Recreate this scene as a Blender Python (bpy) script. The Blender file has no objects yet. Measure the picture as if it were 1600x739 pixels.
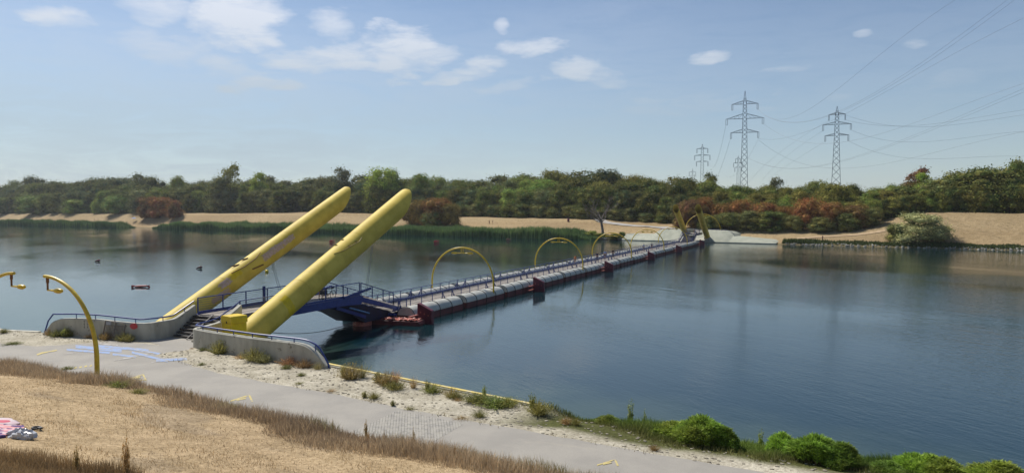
import bpy, math, random
import numpy as np
from math import sin, cos, pi, radians, atan, sqrt, atan2
from mathutils import Vector, Matrix
random.seed(7); rng = np.random.default_rng(11)
SC = bpy.context.scene
COL = SC.collection

# ---------------- camera ----------------
FPX, CAMH, PITCH, YAW = 1080.0, 10.0, atan(37.5/1080), radians(24)
cam = bpy.data.cameras.new("camera"); camo = bpy.data.objects.new("camera", cam); COL.objects.link(camo)
cam.sensor_fit = 'HORIZONTAL'; cam.sensor_width = 36; cam.lens = 36*FPX/1600
cam.clip_start = 0.3; cam.clip_end = 20000
camo.location = (0, 0, CAMH); camo.rotation_euler = (pi/2-PITCH, 0, YAW)
SC.camera = camo

# ---------------- light ----------------
SUN_EL, SUN_AZ = radians(50), radians(160)     # azimuth counter-clockwise from +X, towards the sun
w = bpy.data.worlds.new("World"); SC.world = w; w.use_nodes = True
SKY_STRENGTH = 0.076
sun = bpy.data.lights.new("sun", 'SUN'); sun.energy = 4.5; sun.angle = radians(0.53); sun.color = (1, .94, .86)
suno = bpy.data.objects.new("sun", sun); COL.objects.link(suno)
sd = Vector((cos(SUN_EL)*cos(SUN_AZ), cos(SUN_EL)*sin(SUN_AZ), sin(SUN_EL)))
suno.rotation_euler = sd.to_track_quat('Z', 'Y').to_euler(); suno.location = sd*80
SC.view_settings.view_transform = 'Standard'; SC.view_settings.look = 'None'
SC.view_settings.exposure = 0.33; SC.view_settings.gamma = 1; SC.view_settings.use_curve_mapping = False
SC.cycles.max_bounces = 6; SC.cycles.transparent_max_bounces = 6; SC.cycles.diffuse_bounces = 3
SC.cycles.sample_clamp_indirect = 4

# pixel helpers: where a sight line through the photo meets a real surface
CY_, SY_ = cos(YAW), sin(YAW)
C12, S12 = cos(radians(12)), sin(radians(12))
def ray(x, y):
    a = (x-800)/FPX; b = (369.5-y)/FPX
    d = (a, cos(PITCH)+b*sin(PITCH), -sin(PITCH)+b*cos(PITCH))
    return (d[0]*CY_-d[1]*SY_, d[0]*SY_+d[1]*CY_, d[2])
def W(x, y, z=0.):
    d = ray(x, y); k = (z-CAMH)/d[2]; return Vector((d[0]*k, d[1]*k, z))
def WX(x, y, X):
    d = ray(x, y); k = X/d[0]; return Vector((X, d[1]*k, CAMH+d[2]*k))
def s2w(s, t, z=0.): return Vector((s*C12+t*S12, -s*S12+t*C12, z))      # shore frame to world
def w2s(X, Y): return (X*C12-Y*S12, X*S12+Y*C12)
def PT(px, t):                                                          # ground point under column px at shore distance t
    d = ray(px, 332); k = t/(d[0]*S12+d[1]*C12); return (d[0]*k, d[1]*k)
def depth(X, Y): return -X*SY_+Y*CY_
def ZP(X, Y, y):                                                        # height that shows at row y
    dy = depth(X, Y); return CAMH-(y-332)*dy/FPX

# ---------------- mesh builder ----------------
class MB:
    def __init__(s): s.v = []; s.f = []; s.m = []; s.mi = 0
    def add(s, vs, fs):
        o = len(s.v); s.v += [tuple(p) for p in vs]
        for f in fs: s.f.append(tuple(i+o for i in f)); s.m.append(s.mi)
        return s
    def box(s, c, size, rz=0, M=None):
        hx, hy, hz = size[0]/2, size[1]/2, size[2]/2
        R = Matrix.Rotation(rz, 3, 'Z') if M is None else M
        vs = [Vector(c)+R@Vector((x*hx, y*hy, z*hz)) for z in (-1, 1) for x, y in ((-1, -1), (1, -1), (1, 1), (-1, 1))]
        return s.add(vs, [(3, 2, 1, 0), (4, 5, 6, 7), (0, 1, 5, 4), (1, 2, 6, 5), (2, 3, 7, 6), (3, 0, 4, 7)])
    def beam(s, p, q, wd, h):
        p, q = Vector(p), Vector(q); d = q-p; L = d.length
        y = d/L; up = Vector((0, 0, 1)) if abs(y.z) < .95 else Vector((0, 1, 0))
        x = y.cross(up).normalized(); z = x.cross(y)
        return s.box((p+q)/2, (wd, L, h), M=Matrix((x, y, z)).transposed())
    def tube(s, pts, r, n=8, cap=True, closed=False):
        pts = [Vector(p) for p in pts]; N = len(pts)
        rs = r if isinstance(r, (list, tuple)) else [r]*N
        vs = []; ref = None
        for i, p in enumerate(pts):
            a = pts[(i-1) % N] if (i > 0 or closed) else p; b = pts[(i+1) % N] if (i < N-1 or closed) else p
            t = (b-a).normalized()
            if ref is None: ref = Vector((0, 0, 1)) if abs(t.z) < .9 else Vector((1, 0, 0))
            x = t.cross(ref)
            if x.length < 1e-4: x = t.orthogonal()
            x.normalize(); y = x.cross(t); ref = y
            for k in range(n):
                an = 2*pi*k/n; vs.append(p+x*cos(an)*rs[i]+y*sin(an)*rs[i])
        fs = []
        for i in range(N if closed else N-1):
            j = (i+1) % N
            for k in range(n): fs.append((i*n+k, j*n+k, j*n+(k+1) % n, i*n+(k+1) % n))
        if cap and not closed: fs += [tuple(range(n)), tuple((N-1)*n+k for k in range(n-1, -1, -1))]
        return s.add(vs, fs)
    def prism(s, poly, axis, a, b):   # poly: 2D points, extruded along axis from a to b
        n = len(poly)
        def P(u, v, c): return {'X': (c, u, v), 'Y': (u, c, v), 'Z': (u, v, c)}[axis]
        vs = [P(u, v, a) for u, v in poly]+[P(u, v, b) for u, v in poly]
        return s.add(vs, [tuple(range(n-1, -1, -1)), tuple(range(n, 2*n))]+[(i, (i+1) % n, n+(i+1) % n, n+i) for i in range(n)])
    def ellip(s, c, r, nu=12, nv=8, M=None):
        vs = []; c = Vector(c)
        for j in range(nv+1):
            th = pi*j/nv
            for i in range(nu):
                ph = 2*pi*i/nu; p = Vector((r[0]*sin(th)*cos(ph), r[1]*sin(th)*sin(ph), r[2]*cos(th)))
                vs.append(c+(M@p if M else p))
        fs = [(j*nu+i, (j+1)*nu+i, (j+1)*nu+(i+1) % nu, j*nu+(i+1) % nu) for j in range(nv) for i in range(nu)]
        return s.add(vs, fs)
    def build(s, name, mat, parent=None, smooth=40, bevel=0):
        me = bpy.data.meshes.new(name); me.from_pydata(s.v, [], s.f)
        mats = mat if isinstance(mat, list) else [mat]
        for m in mats: me.materials.append(m)
        if len(mats) > 1: me.polygons.foreach_set('material_index', s.m)
        me.update()
        bm_fix(me)
        if smooth:
            me.polygons.foreach_set('use_smooth', [True]*len(me.polygons)); me.set_sharp_from_angle(angle=radians(smooth))
        o = bpy.data.objects.new(name, me); COL.objects.link(o)
        if parent: o.parent = parent
        if bevel:
            b = o.modifiers.new('bevel', 'BEVEL'); b.width = bevel; b.segments = 2; b.limit_method = 'ANGLE'; b.angle_limit = radians(40)
        return o
import bmesh
def bm_fix(me):
    bm = bmesh.new(); bm.from_mesh(me); bmesh.ops.recalc_face_normals(bm, faces=bm.faces); bm.to_mesh(me); bm.free()
def npmesh(name, V, F, mat, parent=None, smooth=False, col=None):
    """V (n,3), F (m,4) or (m,3) numpy"""
    me = bpy.data.meshes.new(name); n, k = F.shape
    me.vertices.add(len(V)); me.vertices.foreach_set('co', np.ascontiguousarray(V, dtype=np.float32).ravel())
    me.loops.add(n*k); me.loops.foreach_set('vertex_index', np.ascontiguousarray(F, dtype=np.int32).ravel())
    me.polygons.add(n); me.polygons.foreach_set('loop_start', np.arange(0, n*k, k, dtype=np.int32))
    me.polygons.foreach_set('use_smooth', [smooth]*n)
    if col is not None:
        a = me.color_attributes.new('Col', 'FLOAT_COLOR', 'POINT'); c4 = np.ones((len(V), 4), np.float32); c4[:, :3] = col
        a.data.foreach_set('color', c4.ravel())
    me.materials.append(mat); me.update(); me.validate()
    o = bpy.data.objects.new(name, me); COL.objects.link(o)
    if parent: o.parent = parent
    return o
def tag(o, label=None, cat=None, group=None, kind=None):
    if label: o['label'] = label
    if cat: o['category'] = cat
    if group: o['group'] = group
    if kind: o['kind'] = kind
    return o
def thing(name, label, cat, loc=(0, 0, 0), rz=0, group=None):
    o = bpy.data.objects.new(name, None); COL.objects.link(o); o.empty_display_size = .2
    o.location = loc; o.rotation_euler = (0, 0, rz); return tag(o, label, cat, group)
def copy_thing(root, loc=None, rz=None, label=None, group=None, scale=None):
    def cp(o, par):
        c = o.copy(); COL.objects.link(c)
        if par: c.parent = par
        for ch in list(o.children): cp(ch, c)
        return c
    r = cp(root, None)
    if loc is not None: r.location = loc
    if rz is not None: r.rotation_euler = (0, 0, rz)
    if scale is not None: r.scale = scale
    if label: r['label'] = label
    if group: r['group'] = group
    return r

# ---------------- materials ----------------
def nd(nt, typ, **kw):
    n = nt.nodes.new(typ)
    for k, v in kw.items():
        if k.startswith('_'): setattr(n, k[1:], v)
        else: n.inputs[k.replace('__', ' ')].default_value = v
    return n
def newmat(name):
    m = bpy.data.materials.new(name); m.use_nodes = True; nt = m.node_tree
    return m, nt, nt.nodes['Principled BSDF']
def mix(nt, fac, a, b, mode='MIX'):
    n = nt.nodes.new('ShaderNodeMix'); n.data_type = 'RGBA'; n.blend_type = mode
    for i, x in ((0, fac), (6, a), (7, b)):
        if hasattr(x, 'is_linked') or isinstance(x, bpy.types.NodeSocket): nt.links.new(x, n.inputs[i])
        else: n.inputs[i].default_value = x if i == 0 else (*x[:3], 1)
    return n.outputs[2]
def mapr(nt, val, a, b, c=0., d=1.):
    n = nt.nodes.new('ShaderNodeMapRange'); n.interpolation_type = 'SMOOTHSTEP'; nt.links.new(val, n.inputs[0])
    for i, x in enumerate((a, b, c, d)): n.inputs[i+1].default_value = x
    return n.outputs[0]
def math_(nt, op, a, b=None):
    n = nt.nodes.new('ShaderNodeMath'); n.operation = op
    for i, x in enumerate((a, b)):
        if x is None: continue
        if isinstance(x, bpy.types.NodeSocket): nt.links.new(x, n.inputs[i])
        else: n.inputs[i].default_value = x
    return n.outputs[0]
def noise(nt, scale, detail=4, rough=.55, vec=None, stretch=None, dist=0.):
    if vec is None:
        vec = nt.nodes.new('ShaderNodeTexCoord').outputs['Object']
    if stretch:
        mp = nt.nodes.new('ShaderNodeMapping'); mp.inputs['Scale'].default_value = stretch; nt.links.new(vec, mp.inputs[0]); vec = mp.outputs[0]
    n = nd(nt, 'ShaderNodeTexNoise', Scale=scale, Detail=detail, Roughness=rough, Distortion=dist); nt.links.new(vec, n.inputs['Vector'])
    return n.outputs['Fac']
def bump(nt, b, h, strength, dist):
    n = nd(nt, 'ShaderNodeBump', Strength=strength, Distance=dist); nt.links.new(h, n.inputs['Height']); nt.links.new(n.outputs[0], b.inputs['Normal']); return n
def pm(name, c1, c2=None, scale=3, rough=.6, spots=None, sp_scale=8, sp_lo=.62, bumpd=0, bs=20, metal=0, stretch=None, spec=.4):
    """painted or mineral surface: two tones of its own colour, plus worn spots"""
    m, nt, b = newmat(name); c2 = c2 or tuple(x*.72 for x in c1)
    c = mix(nt, mapr(nt, noise(nt, scale, stretch=stretch), .35, .65), c1, c2)
    if spots: c = mix(nt, mapr(nt, noise(nt, sp_scale, 6, .65), sp_lo, sp_lo+.05), c, spots)
    nt.links.new(c, b.inputs['Base Color']); b.inputs['Roughness'].default_value = rough
    b.inputs['Metallic'].default_value = metal; b.inputs['Specular IOR Level'].default_value = spec
    if bumpd: bump(nt, b, noise(nt, bs, 5, .6), 1, bumpd)
    return m
M = {}
M['yellow'] = pm('yellow_paint', (.68, .52, .09), (.56, .42, .065), .8, .62, spots=(.20, .12, .03), sp_scale=7, sp_lo=.69, spec=.25)
M['yellow_new'] = pm('fresh_yellow_paint', (.72, .53, .01), (.64, .45, .01), 3, .4)
M['yellow_lamp'] = pm('lamp_yellow', (.66, .47, .02), (.55, .37, .02), 3, .35)
M['yellow_pole'] = pm('pole_yellow', (.60, .44, .03), (.48, .34, .03), 4, .4, spots=(.3, .14, .05), sp_scale=9)
M['graffiti'] = pm('washed_pink_graffiti', (.52, .38, .34), (.44, .33, .20), 6, .6)
M['rust'] = pm('rusty_steel', (.12, .05, .02), (.2, .09, .03), 6, .7)
M['blue'] = pm('blue_paint', (.016, .036, .19), (.022, .05, .24), 2.5, .42, spots=(.16, .17, .22), sp_scale=7, sp_lo=.69)
M['blue_rail'] = pm('blue_rail_paint', (.02, .04, .19), (.03, .06, .24), 5, .4)
M['blue_pale'] = pm('faded_blue_paint', (.04, .06, .19), (.07, .09, .22), 3, .45, spots=(.22, .23, .28), sp_scale=6, sp_lo=.64)
M['concrete'] = pm('concrete', (.43, .425, .36), (.32, .315, .265), 1.6, .85, stretch=(1, 1, .3), spots=(.2, .19, .15), sp_scale=1.8, sp_lo=.6, bumpd=.006, bs=30)
M['concrete_far'] = pm('pale_concrete', (.37, .38, .305), (.30, .315, .25), .5, .85, bumpd=.01, bs=6)
M['concrete_top'] = pm('worn_concrete', (.52, .49, .40), (.42, .40, .33), 1.5, .85, bumpd=.005, bs=25)
M['white_float'] = pm('weathered_white_plastic', (.50, .50, .44), (.38, .38, .34), .8, .5, spots=(.26, .24, .17), sp_scale=2.2, sp_lo=.64)
M['red_float'] = pm('red_primer', (.135, .032, .034), (.085, .026, .029), 1.6, .6, spots=(.10, .06, .05), sp_scale=4, sp_lo=.62)
M['red_pale'] = pm('faded_red_plastic', (.42, .13, .09), (.30, .08, .06), 3, .5, spots=(.55, .4, .34), sp_scale=7, sp_lo=.6)
M['maroon'] = pm('maroon_paint', (.13, .025, .04), (.09, .02, .032), 2, .5, spots=(.22, .11, .10), sp_scale=5, sp_lo=.68)
M['black'] = pm('black_rubber', (.018, .018, .02), (.03, .03, .03), 5, .6)
M['deck'] = pm('deck_boards', (.27, .24, .20), (.19, .17, .15), 3, .8, stretch=(1, 8, 1))
M['steps'] = pm('shaded_step_grating', (.035, .032, .03), (.055, .05, .047), 4, .7)  # dark treads, colour lowered further for the shade between the curved walls
M['steel'] = pm('galvanised_steel', (.20, .21, .23), (.13, .14, .16), 1.2, .5, metal=.3)
M['steel_far'] = pm('weathered_pylon_steel', (.13, .15, .19), (.10, .12, .15), .3, .6)
M['wire'] = pm('power_cable', (.22, .25, .29), (.18, .20, .23), .3, .6)
M['grey_metal'] = pm('grey_fence_wire', (.12, .12, .11), (.2, .15, .11), 6, .6)
M['skin'] = pm('skin', (.42, .22, .14), (.38, .2, .13), 3, .55)
M['bark'] = pm('bark', (.12, .09, .06), (.07, .055, .04), 1.5, .9, bumpd=.05, bs=4)
M['deadwood'] = pm('dead_bark', (.24, .20, .17), (.13, .105, .09), 1.2, .9, bumpd=.04, bs=5)
def cloth(name, c): 
    return pm(name, c, tuple(x*.8 for x in c), 6, .85)
def leafmat(name, gloss=.08, trans=.25):
    m, nt, b = newmat(name)
    oi = nt.nodes.new('ShaderNodeObjectInfo'); geo = nt.nodes.new('ShaderNodeNewGeometry')
    n1 = noise(nt, .35, 3, vec=geo.outputs['Position']); n2 = noise(nt, 2.2, 3, vec=geo.outputs['Position'])
    c = mix(nt, mapr(nt, n1, .35, .65, 0, .55), oi.outputs['Color'], (.12, .10, .03), 'MIX')
    r = nt.nodes.new('ShaderNodeValToRGB'); nt.links.new(geo.outputs['Random Per Island'], r.inputs[0])
    r.color_ramp.elements[0].color = (1.2, 1.25, 1.05, 1); r.color_ramp.elements[1].color = (3.9, 3.7, 3.0, 1)
    c = mix(nt, 1., c, r.outputs[0], 'MULTIPLY')
    c = mix(nt, mapr(nt, n2, .45, .75, 0, .35), c, oi.outputs['Color'])
    nt.links.new(c, b.inputs['Base Color']); b.inputs['Roughness'].default_value = .8; b.inputs['Specular IOR Level'].default_value = gloss
    tr = nt.nodes.new('ShaderNodeBsdfTranslucent'); nt.links.new(c, tr.inputs[0])
    ms = nt.nodes.new('ShaderNodeMixShader'); ms.inputs[0].default_value = trans
    nt.links.new(b.outputs[0], ms.inputs[1]); nt.links.new(tr.outputs[0], ms.inputs[2])
    nt.links.new(ms.outputs[0], nt.nodes['Material Output'].inputs[0])
    return m
M['leaf'] = leafmat('leaves')
M['weed'] = leafmat('weed_leaves', .3, .3)
def attrmat(name, rough=.8, trans=0., nscale=None):
    m, nt, b = newmat(name)
    a = nt.nodes.new('ShaderNodeVertexColor'); a.layer_name = 'Col'; geo = nt.nodes.new('ShaderNodeNewGeometry')
    r = nt.nodes.new('ShaderNodeValToRGB'); nt.links.new(geo.outputs['Random Per Island'], r.inputs[0])
    r.color_ramp.elements[0].color = (.6, .6, .6, 1); r.color_ramp.elements[1].color = (1.35, 1.3, 1.2, 1)
    c = mix(nt, 1., a.outputs[0], r.outputs[0], 'MULTIPLY'); nt.links.new(c, b.inputs['Base Color'])
    b.inputs['Roughness'].default_value = rough; b.inputs['Specular IOR Level'].default_value = .2
    if trans:
        tr = nt.nodes.new('ShaderNodeBsdfTranslucent'); nt.links.new(c, tr.inputs[0])
        ms = nt.nodes.new('ShaderNodeMixShader'); ms.inputs[0].default_value = trans
        nt.links.new(b.outputs[0], ms.inputs[1]); nt.links.new(tr.outputs[0], ms.inputs[2]); nt.links.new(ms.outputs[0], nt.nodes['Material Output'].inputs[0])
    return m
M['grass'] = attrmat('grass_blades', .8, .25)

# ---------------- sky with clouds ----------------
nt = w.node_tree; nt.nodes.clear()
sky = nt.nodes.new('ShaderNodeTexSky'); sky.sky_type = 'NISHITA'; sky.sun_disc = False
sky.sun_elevation = SUN_EL; sky.sun_rotation = pi/2-SUN_AZ; sky.air_density = 1.0; sky.dust_density = .35; sky.ozone_density = 2.2; sky.altitude = 200
tc = nt.nodes.new('ShaderNodeTexCoord'); sep = nt.nodes.new('ShaderNodeSeparateXYZ'); nt.links.new(tc.outputs['Generated'], sep.inputs[0])
X_, Y_, Z_ = sep.outputs
# heading (radians right of the river axis) and elevation of the sky direction
azn = math_(nt, 'ARCTAN2', X_, Y_); eln = math_(nt, 'ARCSINE', Z_)
zz = math_(nt, 'ADD', math_(nt, 'MAXIMUM', Z_, 0.), .12)
cmb = nt.nodes.new('ShaderNodeCombineXYZ'); nt.links.new(math_(nt, 'DIVIDE', X_, zz), cmb.inputs[0]); nt.links.new(math_(nt, 'DIVIDE', Y_, zz), cmb.inputs[1])
rot = nt.nodes.new('ShaderNodeMapping'); rot.inputs['Rotation'].default_value = (0, 0, radians(-20)); rot.inputs['Scale'].default_value = (1, 1.0, 1); nt.links.new(cmb.outputs[0], rot.inputs[0])
nA = noise(nt, 1.5, 7, .6, vec=rot.outputs[0], dist=.6); nB = noise(nt, .55, 4, .5, vec=rot.outputs[0], dist=.3); nC = noise(nt, 5.5, 6, .65, vec=rot.outputs[0], dist=.4); nU = noise(nt, 2.6, 5, .6, vec=rot.outputs[0]); nV = noise(nt, 3.1, 5, .6, vec=rot.outputs[0], stretch=(1.3, .8, 1))
def azel(px, py):
    d = Vector(ray(px, py)).normalized(); return atan2(d.x, d.y), math.asin(d.z)
CL = [  # px, py, half width, half height, tilt, strength
 (88, 30, 62, 17, 3, .8), (225, 10, 60, 26, 0, .6), (262, 72, 85, 26, 2, .55), (372, 28, 72, 38, 8, .85), (352, 103, 52, 22, 0, .6),
 (410, 133, 66, 15, -3, .95), (512, 95, 100, 28, -8, 1.), (525, 48, 36, 26, 20, .6), (632, 88, 70, 42, 8, 1.), (728, 115, 66, 13, -16, .8),
 (790, 135, 60, 9, -9, .6), (836, 71, 54, 13, -6, .7), (786, 42, 13, 10, 20, .6), (905, 107, 44, 16, 3, .7), (945, 122, 46, 14, 18, .5), (1101, 91, 32, 9, -5, .65),
 (1230, 106, 42, 8, -4, .4), (1350, 54, 16, 6, 0, .45), (1428, 68, 26, 7, 0, .4), (1480, 125, 70, 18, -5, .3), (1070, 165, 150, 22, 2, .42),
 (90, 175, 90, 12, 4, .3), (1310, 152, 30, 8, 0, .35), (700, 155, 160, 10, 0, .2)]
acc = None
for px, py, hw, hh, tl, st in CL:
    a0, e0 = azel(px, py); ppr = FPX*(1+((px-800)/FPX)**2); ppv = FPX*sqrt(1+((px-800)/FPX)**2)
    dx = math_(nt, 'SUBTRACT', azn, a0); dy = math_(nt, 'SUBTRACT', eln, e0); c, s_ = cos(radians(-tl)), sin(radians(-tl))
    sx, sy = hw/ppr*1.12, hh/ppv*1.15
    u = math_(nt, 'ADD', math_(nt, 'MULTIPLY', dx, c/sx), math_(nt, 'MULTIPLY', dy, s_/sx))
    v = math_(nt, 'ADD', math_(nt, 'MULTIPLY', dx, -s_/sy), math_(nt, 'MULTIPLY', dy, c/sy))
    u = math_(nt, 'ADD', u, math_(nt, 'MULTIPLY', math_(nt, 'SUBTRACT', nU, .5), 1.6)); v = math_(nt, 'ADD', v, math_(nt, 'MULTIPLY', math_(nt, 'SUBTRACT', nV, .5), 2.2))
    r2 = math_(nt, 'ADD', math_(nt, 'MULTIPLY', u, u), math_(nt, 'MULTIPLY', v, v))
    g = math_(nt, 'MULTIPLY', math_(nt, 'MAXIMUM', math_(nt, 'SUBTRACT', 1., r2), -1.), 1.)
    g = math_(nt, 'ADD', g, math_(nt, 'MULTIPLY', math_(nt, 'SUBTRACT', nA, .50), 2.2))
    g = math_(nt, 'ADD', g, math_(nt, 'MULTIPLY', math_(nt, 'SUBTRACT', nC, .5), 2.2))
    g = mapr(nt, g, -.5, 1.2, 0., min(1., st*1.25))
    acc = g if acc is None else math_(nt, 'MAXIMUM', acc, g)
veil = mapr(nt, nB, .45, .8, 0., .14)
# a thin milky veil of high cloud towards the horizon
lowv = math_(nt, 'MULTIPLY', math_(nt, 'MULTIPLY', mapr(nt, Z_, .0, .36, .85, 0.), mapr(nt, azn, -1.3, .35, 1.1, .5)), mapr(nt, noise(nt, .8, 4, .5, vec=rot.outputs[0]), .2, .7, .8, 1.))
acc = math_(nt, 'MAXIMUM', acc, math_(nt, 'ADD', veil, lowv))
ae = nt.nodes.new('ShaderNodeCombineXYZ'); nt.links.new(azn, ae.inputs[0]); nt.links.new(eln, ae.inputs[1])
streak = noise(nt, 9., 6, .7, vec=ae.outputs[0], stretch=(1., 5.5, 1), dist=.8)
cov = math_(nt, 'MINIMUM', math_(nt, 'MULTIPLY', acc, mapr(nt, streak, .3, .6, .66, 1.)), .88)
VEIL = (4.6, 5.5, 6.25); CLD = (8.6, 9.0, 9.9)
cc = mix(nt, mapr(nt, Z_, .1, .3), VEIL, CLD)
out = mix(nt, cov, sky.outputs[0], cc)
bg = nt.nodes.new('ShaderNodeBackground'); nt.links.new(out, bg.inputs[0]); bg.inputs[1].default_value = SKY_STRENGTH
wo = nt.nodes.new('ShaderNodeOutputWorld'); nt.links.new(bg.outputs[0], wo.inputs[0])
# ---------------- terrain ----------------
def lerp(x, xs, ys): return np.interp(x, xs, ys)
GZ = 1.6
LOWX = [-300, -60, -44.7, -37, -32.2, -25.2, -19.3, -12, 0, 60]; LOWY = [13, 13.2, 13.9, 15.5, 16.3, 16.8, 17.2, 18.4, 19.5, 21]
EDX = [-3000, -200, -62, -58, -55, -54.4, -47.6, -46.2, -46.0, -16.5, -14, -10, -4, 2, 10, 60, 3000]
EDY = [16, 17, 18.1, 18.15, 19.5, 19.75, 22.9, 24.0, 24.6, 24.6, 25.6, 25.6, 26.6, 27.0, 27.5, 28, 30]
def fbm(x, y, seed=0):
    r = np.random.default_rng(seed); z = 0*x
    for k in range(5):
        a = r.uniform(0, 2*pi, 3); f = 1.9**k
        for j in range(3):
            z = z+np.sin((x*np.cos(a[j])+y*np.sin(a[j]))*f*(.8+.3*j)+r.uniform(0, 6))/f**.9/3
    return z
def far_z(s, t):
    z1 = lerp(t, [222, 226, 230, 236, 245, 258, 275, 300, 330, 420, 3000], [-2, .4, 1.3, 2.6, 4.2, 5.6, 6.9, 8.8, 9.6, 10, 10])
    z2 = lerp(t, [222, 226, 230, 235, 242, 250, 258, 270, 300, 420, 3000], [-2, .4, 1.2, 2.6, 5.4, 8.0, 9.3, 9.7, 10, 10.5, 10.5])
    zl = lerp(t, [222, 226, 230, 236, 242, 250, 300, 3000], [-2, .4, 1.6, 5.2, 8.4, 9.5, 10, 10]); kl = np.clip((-200-s)/140, 0, 1); kl = kl*kl*(3-2*kl); z1 = z1*(1-kl)+zl*kl
    k = np.clip((s+46)/26, 0, 1); k = k*k*(3-2*k)
    z = z1*(1-k)+z2*k
    return z+np.where(t > 229, 1, 0)*np.clip((t-229)/15, 0, 1)*(.45*fbm(s/17, t/9, 3)+.1*fbm(s/3, t/3, 5))
def near_z(s, t):
    lo = lerp(s, LOWX, LOWY); u = lo-t        # metres up the bank
    hill = lerp(u, [-1, 0, 1.2, 3, 5, 8.2, 11, 13.5, 16, 19, 22, 60, 400], [0, 0, .45, .85, 1.2, 1.85, 2.5, 3.5, 4.9, 6.8, 6.9, 6.9, 6.9])
    hill = hill+np.clip(u/2, 0, 1)*(.06*fbm(s/1.6, t/1.3, 1)+.02*fbm(s/.33, t/.3, 2))
    ed = lerp(s, EDX, EDY); over = t-ed
    q = np.where(over > 0.001, -2.5, GZ+hill)
    # the natural bank beyond the quay: slopes into the water
    nat = np.clip((s+15.8)/1.2, 0, 1)
    slope = GZ+hill+lerp(t-(ed-2.2), [0, 1, 2.4, 3.6, 5, 8, 14], [0, -.12, -.5, -1.0, -1.75, -2.2, -3.4])+.07*fbm(s/.9, t/.9, 4)*np.clip((t-ed+2.4)/1.5, 0, 1)
    z = q*(1-nat)+slope*nat
    path_dip = 0
    sand = np.clip((t-lerp(s, [-60, -46, -36, -27, -20, -10, 0, 60], [16.4, 20.5, 20.1, 20.6, 21.0, 22.1, 23.2, 26]))/.4, 0, 1)*np.where(over <= .001, 1, 0)
    sand = sand*(1-np.clip(np.minimum(s+49.5, -40.6-s)/.6, 0, 1))
    z = z+np.where(u < 0, 1, 0)*sand*(.035+.03*fbm(s/.5, t/.5, 8))*(1-nat)
    return z
sv = np.unique(np.round(np.concatenate([[-4000, -2500, -1600, -1100], np.arange(-900, -100, 9.), np.arange(-100, -62, 1.5), np.arange(-62, 6, .22), np.arange(6, 60, 2.), np.arange(60, 300, 12.), [400, 700, 1200, 2500, 4000]]), 3))
tv = np.unique(np.round(np.concatenate([[-3000, -1000, -300, -100, -40], np.arange(-20, 2, 1.), np.arange(2, 24.4, .2), [24.598, 24.606], np.arange(24.8, 33, .3), np.arange(33, 222, 9.), np.arange(222, 262, 1.), np.arange(262, 340, 3.), [350, 380, 420, 500, 700, 1100, 2000, 4500]]), 3))
Sg, Tg = np.meshgrid(sv, tv, indexing='ij')
Zg = np.where(Tg < 120, near_z(Sg, Tg), far_z(Sg, Tg))
Zg = np.where((Tg > 34) & (Tg < 222), -3.2, Zg)
Xg = Sg*C12+Tg*S12; Yg = -Sg*S12+Tg*C12
# zone colours (dry grass, sand, river bed, far meadow)
def zone_col(S, T, Z):
    n = fbm(S/2.2, T/2.2, 21)*.5+.5; n2 = fbm(S/.55, T/.55, 22)*.5+.5
    straw = np.array([.43, .335, .21]); brown = np.array([.33, .25, .16]); sandc = np.array([.46, .44, .37]); bed = np.array([.10, .11, .06]); gravel = np.array([.34, .31, .26])
    c = np.empty(S.shape+(3,)); nn = np.clip(n, 0, 1)[..., None]
    c[:] = straw*(1-.45*nn)+brown*.45*nn; bare = np.clip((fbm(S/1.5, T/.9, 27)-.35)/.35, 0, 1)[..., None]; c = c*(1-.5*bare)+np.array([.25, .205, .15])*.5*bare
    lo = lerp(S, LOWX, LOWY)+.25*(n2-.5)
    fl = np.clip((T-lo)/.3, 0, 1)[..., None]
    c = c*(1-fl)+sandc*(1-.18*np.clip(n2, 0, 1))[..., None]*fl
    ed = lerp(S, EDX, EDY)
    g = (np.clip((S+17)/2, 0, 1)*np.clip((T-(ed-3.1)+.6*(n-.5))/.5, 0, 1))[..., None]
    c = c*(1-g)+np.array([.09, .10, .035])*g
    uw = np.clip((.25-Z)/.3, 0, 1)[..., None]; c = c*(1-uw)+bed*uw
    k = np.clip((S-(-60))/30, 0, 1)[..., None]
    m = fbm(S/14, T/6, 33)*.5+.5; m2 = np.clip(fbm(S/40, T/4.5, 35)*.5+.5, 0, 1)[..., None]
    far = np.array([.40, .315, .19])*(1-.2*np.clip(m, 0, 1))[..., None]*(1-.22*m2)+np.array([.03, .012, 0.])*m2
    far = far*(1-.12*k)
    wood = (np.clip((T-300)/20, 0, 1))[..., None]; far = far*(1-wood)+np.array([.05, .06, .025])*wood
    return np.where((T > 120)[..., None], np.where((Z < .3)[..., None], bed, far), c)
ns, ntt = Sg.shape
idx = np.arange(ns*ntt).reshape(ns, ntt)
F = np.stack([idx[:-1, :-1], idx[1:, :-1], idx[1:, 1:], idx[:-1, 1:]], -1).reshape(-1, 4)
V = np.stack([Xg, Yg, Zg], -1).reshape(-1, 3)
m, nt, b = newmat('ground')
a = nt.nodes.new('ShaderNodeVertexColor'); a.layer_name = 'Col'; geo = nt.nodes.new('ShaderNodeNewGeometry'); P = geo.outputs['Position']
n1 = noise(nt, 7., 6, .7, vec=P); n2 = noise(nt, .9, 5, .6, vec=P); n3 = noise(nt, 26, 3, .7, vec=P)
c = mix(nt, 1., a.outputs[0], mix(nt, mapr(nt, n1, .32, .68), (.72, .69, .64), (1.22, 1.2, 1.15)), 'MULTIPLY')
c = mix(nt, 1., c, mix(nt, mapr(nt, n2, .35, .65), (.86, .85, .82), (1.1, 1.1, 1.1)), 'MULTIPLY')
c = mix(nt, 1., c, mix(nt, mapr(nt, n3, .35, .65), (.82, .8, .78), (1.14, 1.14, 1.14)), 'MULTIPLY')
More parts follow.
